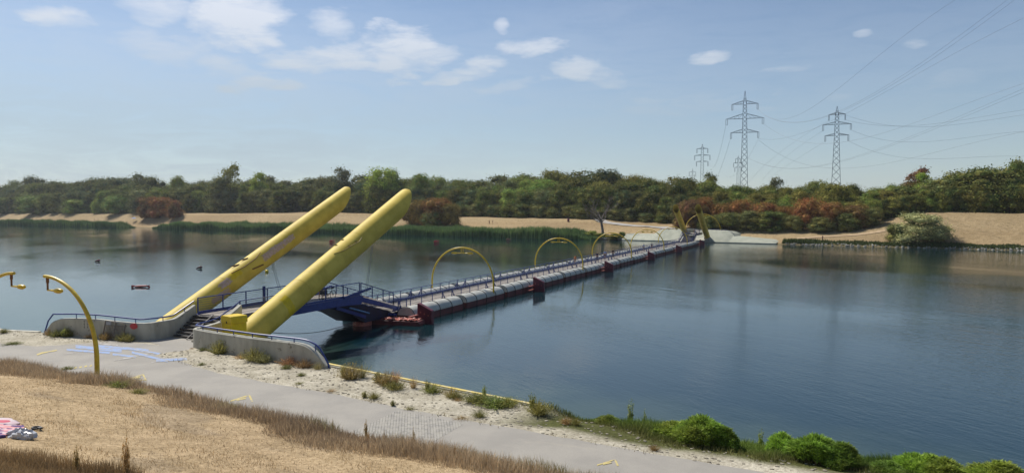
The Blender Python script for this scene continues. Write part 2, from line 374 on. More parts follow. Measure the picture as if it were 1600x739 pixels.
nt.links.new(c, b.inputs['Base Color']); b.inputs['Roughness'].default_value = .95; b.inputs['Specular IOR Level'].default_value = .1
bump(nt, b, math_(nt, 'ADD', n1, math_(nt, 'MULTIPLY', n3, .5)), .8, .05)
M['ground'] = m
tag(npmesh('ground', V, F, m, smooth=True, col=zone_col(Sg, Tg, Zg).reshape(-1, 3)), kind='structure')

# ---------------- water ----------------
m, nt, b = newmat('river_water')
geo = nt.nodes.new('ShaderNodeNewGeometry'); P = geo.outputs['Position']
mp = nt.nodes.new('ShaderNodeMapping'); mp.inputs['Rotation'].default_value = (0, 0, radians(38)); nt.links.new(P, mp.inputs[0]); PR = mp.outputs[0]
fine = noise(nt, 2.6, 3, .6, vec=PR, stretch=(.55, 1.3, 1), dist=.3)
mid = noise(nt, .62, 3, .55, vec=PR, stretch=(.45, 1.2, 1), dist=.4)
swell = noise(nt, .12, 2, .5, vec=PR, stretch=(.6, 1.2, 1))
ruff = mapr(nt, noise(nt, .022, 4, .5, vec=PR, stretch=(.7, 1.6, 1), dist=.6), .34, .60, .28, 1.)
h = math_(nt, 'ADD', math_(nt, 'ADD', math_(nt, 'MULTIPLY', fine, .02), math_(nt, 'MULTIPLY', noise(nt, 6.5, 2, .5, vec=PR, stretch=(.6, 1.2, 1)), .007)), math_(nt, 'MULTIPLY', mid, .026))
h = math_(nt, 'MULTIPLY', h, ruff); h = math_(nt, 'ADD', h, math_(nt, 'MULTIPLY', swell, .02))
bump(nt, b, h, 1., 1.)
sx = nt.nodes.new('ShaderNodeSeparateXYZ'); nt.links.new(P, sx.inputs[0])
# distance from the near shore decides the body colour: shallow water over a muddy bed
tt = math_(nt, 'ADD', math_(nt, 'MULTIPLY', sx.outputs[0], S12), math_(nt, 'MULTIPLY', sx.outputs[1], C12))
tt = math_(nt, 'ADD', tt, math_(nt, 'MULTIPLY', math_(nt, 'SUBTRACT', noise(nt, .35, 3, .5, vec=P), .5), 5.))
c = mix(nt, mapr(nt, tt, 27.5, 37.), (.045, .07, .05), (.003, .021, .027))
nt.links.new(c, b.inputs['Base Color']); b.inputs['Roughness'].default_value = .03; b.inputs['IOR'].default_value = 1.47
b.inputs['Specular IOR Level'].default_value = .5
M['water'] = m
q = [s2w(-4000, 10), s2w(4000, 10), s2w(4000, 232), s2w(-4000, 232)]
tag(npmesh('water', np.array([list(p) for p in q]), np.array([[0, 1, 2, 3]]), m), kind='structure')

# ---------------- paths ----------------
def sheet(name, poly, z, mat, thick=None, kind='structure'):
    bm = bmesh.new(); vs = [bm.verts.new((p[0], p[1], z)) for p in poly]; f = bm.faces.new(vs)
    bmesh.ops.triangulate(bm, faces=[f]); 
    if thick:
        r = bmesh.ops.extrude_face_region(bm, geom=bm.faces[:]); bmesh.ops.translate(bm, verts=[v for v in r['geom'] if isinstance(v, bmesh.types.BMVert)], vec=(0, 0, -thick))
    bmesh.ops.recalc_face_normals(bm, faces=bm.faces)
    me = bpy.data.meshes.new(name); bm.to_mesh(me); bm.free(); me.materials.append(mat)
    if me.polygons[0].normal.z < 0 and not thick: me.flip_normals()
    o = bpy.data.objects.new(name, me); COL.objects.link(o)
    if kind: o['kind'] = kind
    return o
m, nt, b = newmat('path_concrete'); P = nt.nodes.new('ShaderNodeNewGeometry').outputs['Position']
c = mix(nt, mapr(nt, noise(nt, .5, 5, .6, vec=P), .35, .65), (.325, .305, .265), (.27, .255, .225))
c = mix(nt, mapr(nt, noise(nt, 1.1, 6, .7, vec=P, stretch=(.3, 1, 1)), .58, .72, 0, .5), c, (.36, .33, .27))
c = mix(nt, mapr(nt, noise(nt, 30, 3, .7, vec=P), .3, .7, 0, .35), c, (.19, .18, .16))
nt.links.new(c, b.inputs['Base Color']); b.inputs['Roughness'].default_value = .9; bump(nt, b, noise(nt, 60, 3, .7, vec=P), .6, .004)
M['path'] = m
def jag(pts, n=7, amp=.12):
    out = []
    for i in range(len(pts)-1):
        for k in range(n):
            f = k/n; x = pts[i][0]*(1-f)+pts[i+1][0]*f; y = pts[i][1]*(1-f)+pts[i+1][1]*f
            out.append((x+random.uniform(-amp, amp), y+random.uniform(-amp, amp)))
    out.append(pts[-1]); return out
up = [(-150, 14.6), (-60, 16.1), (-52.4, 16.35), (-49.4, 17.4), (-48.3, 19.2), (-47.6, 21.0), (-45.5, 21.6), (-42.5, 22.2), (-41.6, 23.2), (-40.6, 22.6), (-39.6, 22.4), (-37.5, 20.7), (-36.2, 20.05), (-32.5, 20.05), (-27.4, 20.55), (-23.9, 21.0), (-21.3, 20.95), (-18, 21.3), (-14, 21.75), (-10.5, 22.1), (-6.3, 22.65), (6, 24.2), (60, 30)]
lowp = [(60, 21.5), (0, 19.4), (-12, 18.2), (-19.3, 16.9), (-25.2, 16.4), (-32.2, 15.9), (-37, 15.2), (-40.8, 14.9), (-47, 14.6), (-60, 14.2), (-150, 12.7)]
pathpoly = [s2w(*p) for p in jag(up, 7, .07)+jag(lowp, 4, .03)]
sheet('path', pathpoly, GZ+.012, M['path'])
# terrace in front of the steps
sheet('path', [W(235, 531, GZ), s2w(-46.2, 22.3), s2w(-42.2, 22.0), s2w(-41.1, 23.0), s2w(-41.3, 25.2), s2w(-45.8, 25.2)], GZ+.008, M['path'])
# cobbled square across the path
m, nt, b = newmat('cobbles'); P = nt.nodes.new('ShaderNodeNewGeometry').outputs['Position']
mp = nt.nodes.new('ShaderNodeMapping'); mp.inputs['Rotation'].default_value = (0, 0, radians(58)); nt.links.new(P, mp.inputs[0])
br = nd(nt, 'ShaderNodeTexBrick', Scale=4.5); br.inputs['Mortar Size'].default_value = .05; br.inputs['Color1'].default_value = (.33, .315, .28, 1); br.inputs['Color2'].default_value = (.24, .23, .21, 1); br.inputs['Mortar'].default_value = (.12, .115, .095, 1); br.inputs['Brick Width'].default_value = .7; br.inputs['Row Height'].default_value = .5
nt.links.new(mp.outputs[0], br.inputs[0]); c = mix(nt, mapr(nt, noise(nt, 2.5, 5, .6, vec=P), .4, .6, 0, .5), br.outputs[0], (.35, .33, .28)); nt.links.new(c, b.inputs['Base Color'])
b.inputs['Roughness'].default_value = .9; bump(nt, b, br.outputs[1], -.5, .02)
sheet('cobbled_path', [W(622, 641, GZ), W(724, 662, GZ), W(722, 664, GZ), W(640, 712, GZ), W(500, 700, GZ), W(556, 672, GZ)], GZ+.017, m)
# gravel patch with a blue line at the foot of the left slope
sheet('gravel_strip', [W(-60, 566, GZ), W(20, 572, GZ), W(60, 578, GZ), W(112, 586, GZ), W(120, 596, GZ), W(-60, 600, GZ)], GZ+.018, pm('pale_gravel', (.40, .37, .30), (.28, .26, .22), 5, .9, bumpd=.01, bs=15))
# chalk and paint marks on the path
MK = 0
def mark(name, quads, mat, label, cat, group=None):
    mb = MB()
    global MK
    for q in quads:
        MK += 1; vs = [W(x, y, GZ+.020+.0012*(MK % 8)) for x, y in q]; mb.add(vs, [tuple(range(len(q)))])
    o = mb.build(name, mat, smooth=0)
    for p in o.data.polygons:
        if p.normal.z < 0: p.flip()
    return tag(o, label, cat, group)
def stroke(a, b, wd): # a thin quad between two pixels, width in px (vertical)
    return [(a[0], a[1]-wd/2), (b[0], b[1]-wd/2), (b[0], b[1]+wd/2), (a[0], a[1]+wd/2)]
def worn(name, c, lo=.45, base=(.30, .28, .245)):
    m, nt, b = newmat(name); P = nt.nodes.new('ShaderNodeNewGeometry').outputs['Position']
    cc = mix(nt, mapr(nt, noise(nt, 3.2, 6, .7, vec=P), lo, lo+.18), c, base); nt.links.new(cc, b.inputs['Base Color']); b.inputs['Roughness'].default_value = .9; return m
M['chalk_blue'] = worn('blue_chalk', (.24, .33, .52), .46); M['chalk_white'] = worn('white_chalk', (.45, .44, .42), .38); M['mark_yellow'] = worn('yellow_marking', (.50, .41, .15), .48); M['mark_blue'] = worn('blue_line_paint', (.13, .17, .33), .55)
mark('chalk_drawing', [stroke((118, 541), (190, 548), 5), stroke((150, 540), (232, 547), 4), stroke((104, 546), (172, 551), 3), stroke((196, 543), (268, 556), 3), stroke((206, 550), (262, 564), 3.5), stroke((256, 553), (292, 560), 5), stroke((244, 563), (288, 560), 4), stroke((176, 553), (212, 557), 3)], M['chalk_blue'], 'faded pale blue chalk bands across the path in front of the bridge steps', 'drawing')
mark('chalk_drawing', [stroke((150, 536), (184, 539), 1.5), stroke((100, 553), (118, 551), 1.2), stroke((236, 566), (254, 563), 1.4), stroke((192, 560), (236, 552), 1.2), stroke((178, 563), (210, 558), 1.), stroke((210, 545), (240, 552), 1.)], M['chalk_white'], 'thin white chalk lines crossing the blue chalk bands', 'drawing')
mark('painted_dashes', [stroke((108+i*8, 576-i*1.1), (112+i*8, 574.6-i*1.1), 2.2) for i in range(5)], M['mark_yellow'], 'row of short pale yellow dashes on the path left of the lamp post', 'marking')
def arrow(x, y, k=1., lab='', kind=0):
    if kind == 1: qs = [[(x-18*k, y+4), (x-10*k, y+1), (x+14*k, y-3), (x+14*k, y-1.4), (x-9*k, y+3), (x-16*k, y+6)]]
    else:
        qs = [stroke((x-17*k, y+3*k), (x+11*k, y-6*k), 1.8), [(x+9*k, y-6.5*k), (x+12*k, y-6.5*k), (x+17*k, y+4*k), (x+14*k, y+4*k)], stroke((x-8*k, y+1.5*k), (x+6*k, y-1.5*k), 2.2)]
        if kind == 0: qs.append(stroke((x-17*k, y+4*k), (x+15*k, y+3.5*k), 1.2))
    mark('painted_arrow', qs, M['mark_yellow'], lab, 'marking', 'yellow arrows painted on the path')
arrow(214, 590, .9, 'yellow outlined triangle arrow on the path just right of the near lamp post')
arrow(378, 623, 1.05, 'yellow arrow on the middle of the path, above the tall dry grass', 2)
arrow(950, 723, 1., 'pale yellow arrow on the path beside the right hand sand strip', 2)
arrow(75, 549, 1., 'worn orange yellow arrow on the path left of the lamp post, under the sand', 1)
mark('painted_line', [[(0, 572), (22, 575.5), (60, 580), (108, 586), (108, 587.6), (60, 581.8), (22, 577.2), (0, 573.8)]], M['mark_blue'], 'long thin dark blue line on the gravel at the foot of the left slope', 'marking')
# yellow quay edge
mb = MB()
pa = [s2w(-55.2, 19.55), s2w(-58, 18.25), s2w(-120, 17.6)]
q0 = [s2w(-30.4, 24.52), s2w(-16.2, 24.52)]
mb.beam((q0[0].x, q0[0].y, .55), (q0[1].x, q0[1].y, .55), .3, 2.3)
o = mb.build('quay_edge', M['concrete'], bevel=.03); tag(o, 'long concrete quay edge with a yellow stripe right of the curved walls', 'quay')
mb = MB(); mb.beam((q0[0].x, q0[0].y, 1.72), (q0[1].x, q0[1].y, 1.72), .2, .05); mb.build('edge_stripe', pm('stripe_yellow', (.62, .48, .12), (.5, .42, .2), 2, .7, spots=(.45, .42, .33), sp_scale=3, sp_lo=.58), o)
mb = MB()
for a_, b_ in zip(pa[:-1], pa[1:]): mb.beam((a_.x, a_.y, .5), (b_.x, b_.y, .5), .35, 2.35)
tag(mb.build('quay_edge', M['concrete_top'], bevel=.03), 'low pale concrete quay edge left of the curved walls', 'quay')
# ---------------- curved walls with handrails ----------------
def scr_x(X, Y): return 800+FPX*(X*CY_+Y*SY_)/depth(X, Y)
def densify(pts, step=.25):
    out = []
    n = len(pts)
    for i in range(n-1):
        p0 = Vector(pts[max(i-1, 0)]); p1 = Vector(pts[i]); p2 = Vector(pts[i+1]); p3 = Vector(pts[min(i+2, n-1)])
        k = max(1, int((p2-p1).length/step))
        for j in range(k):
            t = j/k
            out.append(.5*((2*p1)+(p2-p0)*t+(2*p0-5*p1+4*p2-p3)*t*t+(3*p1-p0-3*p2+p3)*t**3))
    out.append(Vector(pts[-1])); return out
def wall_strip(mb, plan, tops, bot, th):
    n = len(plan); L = []; R = []
    for i, p in enumerate(plan):
        t = (plan[min(i+1, n-1)]-plan[max(i-1, 0)]).normalized(); nn = Vector((-t.y, t.x)); L.append(p+nn*th/2); R.append(p-nn*th/2)
    vs = []; e = .035
    for i in range(n):
        z = tops[i]
        for q, k, zz in ((L[i], 0, bot), (L[i], 0, z-e), (L[i], 1, z), (R[i], 1, z), (R[i], 0, z-e), (R[i], 0, bot)):
            c = plan[i]; pp = q+(c-q).normalized()*e*k; vs.append((pp.x, pp.y, zz))
    fs = []
    for i in range(n-1):
        for k in range(6): fs.append((i*6+k, (i+1)*6+k, (i+1)*6+(k+1) % 6, i*6+(k+1) % 6))
    fs += [tuple(range(6)), tuple((n-1)*6+k for k in range(5, -1, -1))]
    mb.add(vs, fs)
def zrow(plan, xs, ys):
    out = []
    for p in plan:
        out.append(ZP(p.x, p.y, float(np.interp(scr_x(p.x, p.y), xs, ys))))
    return out
# left wall
bp = [(70, 523), (76, 523.3), (84, 524), (95, 524.7), (120, 526), (150, 527.3), (180, 529.3), (205, 530.7), (225, 531)]
pl = [W(x, y, GZ).xy for x, y in bp]+[Vector((-40.35, 31.75)), Vector((-40.12, 32.6)), Vector((-40.0, 33.6)), Vector((-39.9, 34.95))]
pl = densify(pl)
topz = zrow(pl, [70, 73, 78, 86, 95, 118, 150, 180, 205, 225, 244, 266, 272, 308], [522, 512, 506, 500.5, 498, 497.5, 499, 502.5, 505, 505.7, 503, 499.4, 497, 472])
wl = thing('curved_wall', 'low curved concrete wall left of the steps, with a red graffiti spot', 'wall', (pl[0].x, pl[0].y, GZ))
def local(o, par):
    o.parent = par; o.matrix_parent_inverse = Matrix.Translation(-par.location); return o
mb = MB(); wall_strip(mb, pl, topz, -.8, .36); local(mb.build('wall_body', M['concrete'], smooth=35), wl)
railz = zrow(pl, [69, 70, 74.6, 80, 118, 150, 167, 195, 217.5, 240, 260.6, 268.7, 308], [520, 506, 496, 491.2, 491, 492.6, 494.3, 497.4, 499.7, 497.7, 495, 493, 466])
rp = [Vector((p.x, p.y, z)) for p, z in zip(pl, railz)]
mb = MB(); mb.tube([Vector((rp[0].x-.06, rp[0].y-.02, GZ-.1))]+rp, .05, 8)
acc_ = 0
for i in range(4, len(rp)-1):
    acc_ += (rp[i]-rp[i-1]).length
    if acc_ > 1.45 and topz[i] < railz[i]-.12: acc_ = 0; mb.tube([rp[i], (pl[i].x, pl[i].y, topz[i]-.03)], .03, 6)
local(mb.build('handrail', M['blue_rail']), wl)
# right wall with its wing along the steps
wpl = [Vector((-35.6, 34.9)), Vector((-35.6, 33.2)), Vector((-35.66, 32.1)), Vector((-35.62, 31.45)), Vector((-35.35, 31.08))]
rpl = [W(x, y, GZ).xy for x, y in [(322, 546.5), (340, 550), (370, 555), (400, 560), (430, 564), (460, 568), (485, 571.5), (500, 573.5), (513, 575)]]
wp = densify(wpl+rpl)
tz = []; rz_ = []
for p in wp:
    if p.y > 31.3:
        tz.append(float(np.interp(p.y, [31.3, 32.4, 33.2, 34.9], [2.78, 2.8, 2.9, 3.8]))); rz_.append(float(np.interp(p.y, [31.3, 32.4, 33.1, 34.9], [3.0, 3.05, 3.18, 4.02])))
    else:
        x = scr_x(p.x, p.y)
        tz.append(min(2.8, ZP(p.x, p.y, float(np.interp(x, [302, 334, 371, 410, 453, 475, 488, 499, 513], [513.5, 516.6, 521, 526.4, 534, 539, 546, 558, 574])))))
        rz_.append(min(3.02, ZP(p.x, p.y, float(np.interp(x, [305, 323, 384, 429, 475, 488, 498.7, 506, 513], [509, 510, 516.6, 524.6, 531.8, 536, 546, 560, 574])))))
wr = thing('curved_wall', 'curved concrete wall right of the steps, wrapping round the yellow box', 'wall', (-35.35, 31.08, GZ))
mb = MB(); wall_strip(mb, wp, tz, -.8, .36); local(mb.build('wall_body', M['concrete'], smooth=35), wr)
rp2 = [Vector((p.x, p.y, z)) for p, z in zip(wp, rz_)]
mb = MB(); mb.tube(rp2+[Vector((rp2[-1].x+.05, rp2[-1].y, GZ-.1))], .05, 8); acc_ = 0
for i in range(2, len(rp2)-3):
    acc_ += (rp2[i]-rp2[i-1]).length
    if acc_ > 1.45: acc_ = 0; mb.tube([rp2[i], (wp[i].x, wp[i].y, tz[i]-.03)], .03, 6)
local(mb.build('handrail', M['blue_rail']), wr)
pp = [s2w(-38.2, 24.3), s2w(-38.2, 27.6), s2w(-42.6, 27.9), s2w(-42.0, 24.3)]
mb = MB(); mb.prism([(p.x, p.y) for p in pp], 'Z', -1, GZ+.02); local(mb.build('planter_base', M['concrete_top']), wr)
# red spot and scribble on the left wall face
def on_wall(px, py, off=.19):
    best = min(range(1, len(pl)-1), key=lambda i: abs(scr_x(pl[i].x, pl[i].y)-px))
    t = (pl[best+1]-pl[best-1]).normalized(); n = Vector((t.y, -t.x)); p = pl[best]+n*off
    return Vector((p.x, p.y, ZP(p.x, p.y, py))), Vector((t.x, t.y, 0)), n
mb = MB(); c, t, n = on_wall(205.5, 510.5); R_ = [.19+.03*random.random() for _ in range(14)]
R_ = [c+t*1.45*R_[k]*cos(2*pi*k/14)*.9+Vector((0, 0, 1))*R_[k]*sin(2*pi*k/14)*1.0 for k in range(14)]
mb.add(R_+[v+n.to_3d()*.012 for v in R_], [tuple(range(14)), tuple(range(27, 13, -1))]+[(k, (k+1) % 14, 14+(k+1) % 14, 14+k) for k in range(14)])
local(mb.build('red_graffiti_spot', worn('red_spray', (.48, .07, .07), .6, (.36, .2, .17)), smooth=0), wl)
mb = MB()
for r_ in range(3):
    for k in range(4):
        c, t, n = on_wall(129+k*2.4, 503+r_*4.5, .193); 
        mb.tube([c, c+t*.07+Vector((0, 0, .09)), c+t*.05-Vector((0, 0, .06))], .009, 4); mb.tube([c+Vector((0, 0, .05)), c+t*.08-Vector((0, 0, .04))], .008, 4)
local(mb.build('wall_scribble', pm('grey_marker', (.17, .17, .16), None, 3, .8)), wl)
# steps
st = thing('entrance_steps', 'flight of dark steps between the two curved concrete walls, up to the blue footbridge', 'steps', (-37.75, 31.6, GZ))
mb = MB(); n = 7; y0, y1 = 33.0, 34.85
for i in range(n):
    ya = y0+(y1-y0)*i/n; z = GZ+1.28*(i+1)/n; mb.box((-37.75, (ya+35.0)/2, z-.06), (3.8, 35.0-ya, .1))
local(mb.build('tread', M['steps'], bevel=.01), st)
mb = MB(); mb.prism([(33.05, -.8), (33.05, GZ+.05), (34.85, 2.70), (34.98, 2.74), (34.98, -.8)], 'X', -39.68, -35.82); local(mb.build('step_base', M['concrete']), st)
mb = MB(); mb.prism([(32.3, -.5), (32.3, GZ+.16), (33.0, GZ+.16), (33.0, -.5)], 'X', -37.2, -35.84); local(mb.build('kerb_block', M['concrete_top'], bevel=.02), st)
for x in (-36.75,):
    mb = MB(); mb.beam((x-1.2, 32.6, GZ+.08), (x-1.2, 34.8, 2.98), .12, .05); local(mb.build('bicycle_ramp', M['steps']), st)
# leaning mesh panel
c0, t, n = on_wall(168, 527, .55); c1, _, n1 = on_wall(195, 529, .5)
a0 = Vector((c0.x, c0.y, GZ+.02)); a1 = Vector((c1.x, c1.y, GZ+.02)); 
u = (a1-a0).normalized(); up = (Vector((0, 0, 1))-n.to_3d()*.27).normalized()
A = lambda s_, h_: a0+u*s_+up*h_
wdt = (a1-a0).length; mp_ = thing('mesh_panel', 'rusty grey wire mesh fence panel leaning against the left curved wall', 'fence panel', a0)
mb = MB()
for s_ in (0, wdt*.52, wdt): mb.beam(A(s_, 0), A(s_, 1.28-.12*s_), .045, .045)
mb.beam(A(0, 1.27), A(wdt, 1.27-.12*wdt), .04, .04); mb.beam(A(0, .98), A(wdt, .93), .03, .03); mb.beam(A(0, .05), A(wdt, .05), .03, .03)
local(mb.build('panel_frame', M['grey_metal']), mp_)
mb = MB()
for i in range(13): mb.beam(A(.02, .08+i*.07), A(wdt-.02, .08+i*.068), .012, .012)
for i in range(14): mb.beam(A(wdt*(i+.5)/14, .05), A(wdt*(i+.5)/14, .95), .012, .012)
local(mb.build('wire_mesh', M['grey_metal'], smooth=0), mp_)
mb = MB(); mb.prism([(0, 0), (.42, -.02), (.42, .22), (0, .24)], 'Z', 0, .02)
o = mb.build('notice_plate', pm('grey_plate', (.33, .35, .37), None, 4, .5)); o.matrix_world = Matrix(((u.x, up.x, n.x, A(.12, .99).x+n.x*.03), (u.y, up.y, n.y, A(.12, .99).y+n.y*.03), (u.z, up.z, 0, A(.12, .99).z), (0, 0, 0, 1))); local(o, mp_)

# ---------------- yellow tubes ----------------
def make_tube(loc, label, marks=None, rz=0, ang=25.7, r0=.91, r1=.98, Lb=23.4, dx=0., group='leaning yellow tubes at the two ends of the bridge'):
    t = thing('leaning_tube', label, 'tube', loc, rz, group)
    # axis: foot at local (0,0,1.2)
    ang = radians(ang); AX = Vector((dx, cos(ang), sin(ang))).normalized(); AN = Vector((0, -sin(ang), cos(ang))); EX = AX.cross(AN).normalized()
    RR = lambda s_: r0+(r1-r0)*min(1, max(0, s_/Lb))
    base = Vector((0, 0, 1.2)); La = -1.2
    nseg, nr = 40, 48
    vs = []; fs = []
    def ring(f, dr=0., k_=1.):
        out = []
        for k in range(nr):
            an = 2*pi*k/nr; v = sin(an)
            e = Lb-1.5*(1-v)*RR(Lb)-(0 if v < .8 else .18*((v-.8)/.2)**2)
            s_ = La+(e-La)*f; r = (RR(s_)+dr)*k_
            out.append(base+AX*s_+AN*(r*v)+EX*(r*cos(an)))
        return out
    for i in range(nseg+1): vs += ring(i/nseg, 0, 1 if i < nseg else .985)
    for i in range(nseg, nseg-13, -1): vs += ring(i/nseg-.0002, -.05)
    rows = nseg+1+13
    for i in range(rows-1):
        for k in range(nr): fs.append((i*nr+k, (i+1)*nr+k, (i+1)*nr+(k+1) % nr, i*nr+(k+1) % nr))
    fs.append(tuple((rows-1)*nr+k for k in range(nr)))
    mb = MB(); mb.add(vs, fs); mb.build('tube_body', M['yellow'], t, smooth=35)
    mb = MB(); mb.box((0, .3, .3), (1.9, 2.4, 2.2)); mb.build('plinth', M['concrete'], t, bevel=.05)
    S = lambda s_, a_, h=0.: base+AX*s_+AN*((RR(s_)+h)*sin(a_))+EX*((RR(s_)+h)*cos(a_))
    def patch(name, s0, s1, a0, a1, mat, ragged=.0, nn=14):
        m_ = MB(); vs = []; fs = []
        for i in range(nn+1):
            for j in range(nn+1):
                sa = s0+(s1-s0)*i/nn; aa = a0+(a1-a0)*j/nn
                if ragged and (i in (0, nn)): sa += random.uniform(-1, 1)*ragged
                if ragged and (j in (0, nn)): aa += random.uniform(-1, 1)*ragged*.5
                for h in (.006, -.01): vs.append(S(sa, aa, h))
        W2 = nn+1
        q = lambda i, j, k: (i*W2+j)*2+k
        for i in range(nn):
            for j in range(nn): fs.append((q(i, j, 0), q(i+1, j, 0), q(i+1, j+1, 0), q(i, j+1, 0)))
        for i in range(nn):
            fs.append((q(i, 0, 0), q(i+1, 0, 0), q(i+1, 0, 1), q(i, 0, 1))); fs.append((q(i, nn, 0), q(i+1, nn, 0), q(i+1, nn, 1), q(i, nn, 1)))
            fs.append((q(0, i, 0), q(0, i+1, 0), q(0, i+1, 1), q(0, i, 1))); fs.append((q(nn, i, 0), q(nn, i+1, 0), q(nn, i+1, 1), q(nn, i, 1)))
        m_.add(vs, fs); return m_.build(name, mat, t, smooth=30)
    sg = 1 if EX.x > 0 else -1
    if sg < 0:
        S0 = S; S = lambda s_, a_, h=0.: S0(s_, pi-a_, h)
    for s_ in (7.2, 14.6):
        mb = MB(); mb.tube([S(s_, 2*pi*k/40, .0) for k in range(40)], .014, 5, closed=True); mb.build('weld_seam', M['yellow'], t)
    if marks == 'R':
        patch('repainted_band', 4.6, 5.25, -1.0, 1.1, M['yellow_new'], .06)
        mb = MB(); mb.tube([S(11.2, 1.1, .02), S(12.0, .75, .06), S(12.9, .66, .05), S(13.9, .5, .08), S(14.4, .62, .1)], .028, 6)
        for s_, a_ in ((13.1, .74), (13.95, .66)): mb.add([S(s_, a_, -.02), S(s_-.45, a_+.12, .1), S(s_-.4, a_-.12, .09), S(s_-.1, a_-.05, .02)], [(0, 1, 2), (0, 2, 3), (0, 3, 1), (1, 3, 2)])
        for s_ in (12.4, 13.3): mb.box(S(s_, 1.75, .03), (.2, .1, .08))
        mb.build('bracket', pm('olive_bracket', (.28, .2, .02), None, 4, .6), t)
    if marks == 'L':
        patch('repainted_patch', 7.7, 8.7, .45, 1.1, M['yellow_new'], .12)
        patch('graffiti_patch', 11.0, 13.4, .1, .75, M['graffiti'], .14); patch('graffiti_patch', 13.45, 14.8, .15, .7, M['graffiti'], .12)
        patch('graffiti_patch', 6.4, 7.5, .35, .95, M['graffiti'], .14); patch('graffiti_patch', 5.2, 7.0, -.35, .2, worn('faded_pink_graffiti', (.45, .33, .24), .5, (.5, .36, .06)), .14)
        mb = MB(); mb.tube([S(8.0, 1.05, .02), S(9.2, .8, .05), S(10.4, .8, .05), S(11.2, 1.0, .07)], .028, 6)
        mb.beam(S(9.6, .2, .05), S(10.7, -.05, .05), .08, .08)
        for s_ in (8.9, 9.9): mb.add([S(s_, 1.55, -.03), S(s_-.42, 1.75, .18), S(s_+.3, 1.35, .06), S(s_, 1.3, -.02)], [(0, 1, 2), (0, 2, 3), (0, 3, 1), (1, 3, 2)])
        mb.build('bracket', M['rust'], t)
    return t
make_tube((-34.5, 33.15, 0), 'nearer right yellow leaning tube behind the yellow box, with a bright band round its foot', 'R')
make_tube((-41.45, 32.4, 0), 'left yellow leaning tube of the near bank, with pinkish worn graffiti on its lower half', 'L', ang=26.2, r0=.82, r1=.86, Lb=23.9, dx=.025)
make_tube((-34.2, 237.4, .4), 'right one of the two small far yellow tubes, foot in a sloping concrete point', None, pi)
make_tube((-41.0, 237.4, .4), 'left one of the two small far yellow tubes, standing behind the end of the bridge', None, pi, r0=.9, r1=.9)
# hanging cables
for i, (X, Y, px) in enumerate(((-34.4, 48.6, 0), (-41.2, 43.9, 1))):
    mb = MB()
    zb = 3.0 if not px else 3.6
    zt = 1.2+(Y-33.1)*.482+.0
    for d in (-.12, .12): mb.tube([(X+(.9 if px else -1.0)*.9, Y+d, zb), (X, Y+d*.6, zt-.5)], .018, 5)
    tag(mb.build('suspension_cable', M['wire']), ('pair of thin cables hanging from the left yellow tube beside the footbridge' if px else 'pair of thin cables from the right yellow tube down to the blue footbridge railing'), 'cable', 'cables hanging from the yellow tubes')
# yellow box
bx = thing('yellow_box', 'bright yellow metal equipment box on a narrower stand, in front of the right yellow tube', 'box', (-33.85, 32.7, GZ), radians(-14)); bx.scale = (.86, .86, 1.07)
mb = MB(); mb.box((0, 0, .98), (1.35, 1.2, .74)); mb.build('box_body', M['yellow_new'], bx, bevel=.03)
mb = MB(); mb.prism([(-.73, 1.36), (.73, 1.36), (.73, 1.66), (.6, 1.78), (-.6, 1.78), (-.73, 1.66)], 'Y', -.65, .65); ld = mb.build('lid', M['yellow_new'], bx, bevel=.03)
for i in range(5): mb = MB(); mb.box((-.5+i*.25, -.6, 1.76), (.05, .12, .05)); mb.build('lid_rib', M['yellow_new'], ld, bevel=.01)
mb = MB(); mb.box((0, 0, .3), (.95, .85, .62)); mb.build('stand', M['yellow_new'], bx, bevel=.02)
mb = MB(); mb.box((.1, -.66, 1.42), (.09, .04, .12)); mb.build('lock', M['black'], bx, bevel=.01)

# ---------------- lamps ----------------
def lamp_head(par, p, d, k=1.):
    """a head hanging at p and pointing along d"""
    d = Vector(d); mb = MB(); mb.tube([p, p+d*.22*k, p+d*.3*k], [.05*k, .055*k, .09*k], 10); 
    Mx = Matrix((d, Vector((0, 0, 1)).cross(d), Vector((0, 0, 1)))).transposed()
    mb.ellip(p+d*.55*k, (.33*k, .15*k, .125*k), 16, 10, Mx); h = mb.build('lamp_head', M['yellow_lamp'], par, smooth=60)
    mb = MB(); mb.ellip(p+d*.57*k-Vector((0, 0, .035*k)), (.24*k, .115*k, .11*k), 14, 8, Mx); mb.build('lamp_glass', GLASSM, h, smooth=60); return h
m, nt, b = newmat('lamp_glass'); b.inputs['Base Color'].default_value = (.5, .5, .42, 1); b.inputs['Roughness'].default_value = .25
nt.links.new(mix(nt, mapr(nt, noise(nt, 9), .4, .6), (.5, .5, .42), (.4, .38, .3)), b.inputs['Base Color']); GLASSM = m
def quarter_lamp(foot, sgn, label):
    t = thing('street_lamp', label, 'lamp', foot, 0, 'curved yellow half-arch lamps on the near path'); R_ = 4.0; H_ = 5.05
    pts = []; rs = []
    for i in range(25):
        a_ = (pi/2)*i/24; pts.append(Vector((sgn*R_*(1-cos(a_)), 0, H_-R_*1.0+R_*sin(a_)))); rs.append(.115-.03*i/24)
    pts = [Vector((0, 0, -.25)), Vector((0, 0, .5))]+pts; rs = [.12, .118]+rs
    mb = MB(); mb.tube(pts, rs, 14); mb.build('pole', M['yellow_pole'], t, smooth=50)
    e = pts[-1]; s_ = e-Vector((sgn*.25, 0, 0)); mb = MB(); mb.tube([s_, s_-Vector((0, 0, .72))], .05, 8); mb.tube([s_-Vector((0, 0, .08)), s_-Vector((0, 0, .34))], .075, 8)
    br_ = mb.build('hanger', M['rust'], t)
    mb = MB(); mb.tube([s_-Vector((0, 0, .72)), s_-Vector((-.3, .0, .72))], .045, 8); mb.build('hanger_arm', M['yellow_lamp'], br_)
    lamp_head(t, s_-Vector((-.28, 0, .72)), (1, 0, 0), 1.05); return t
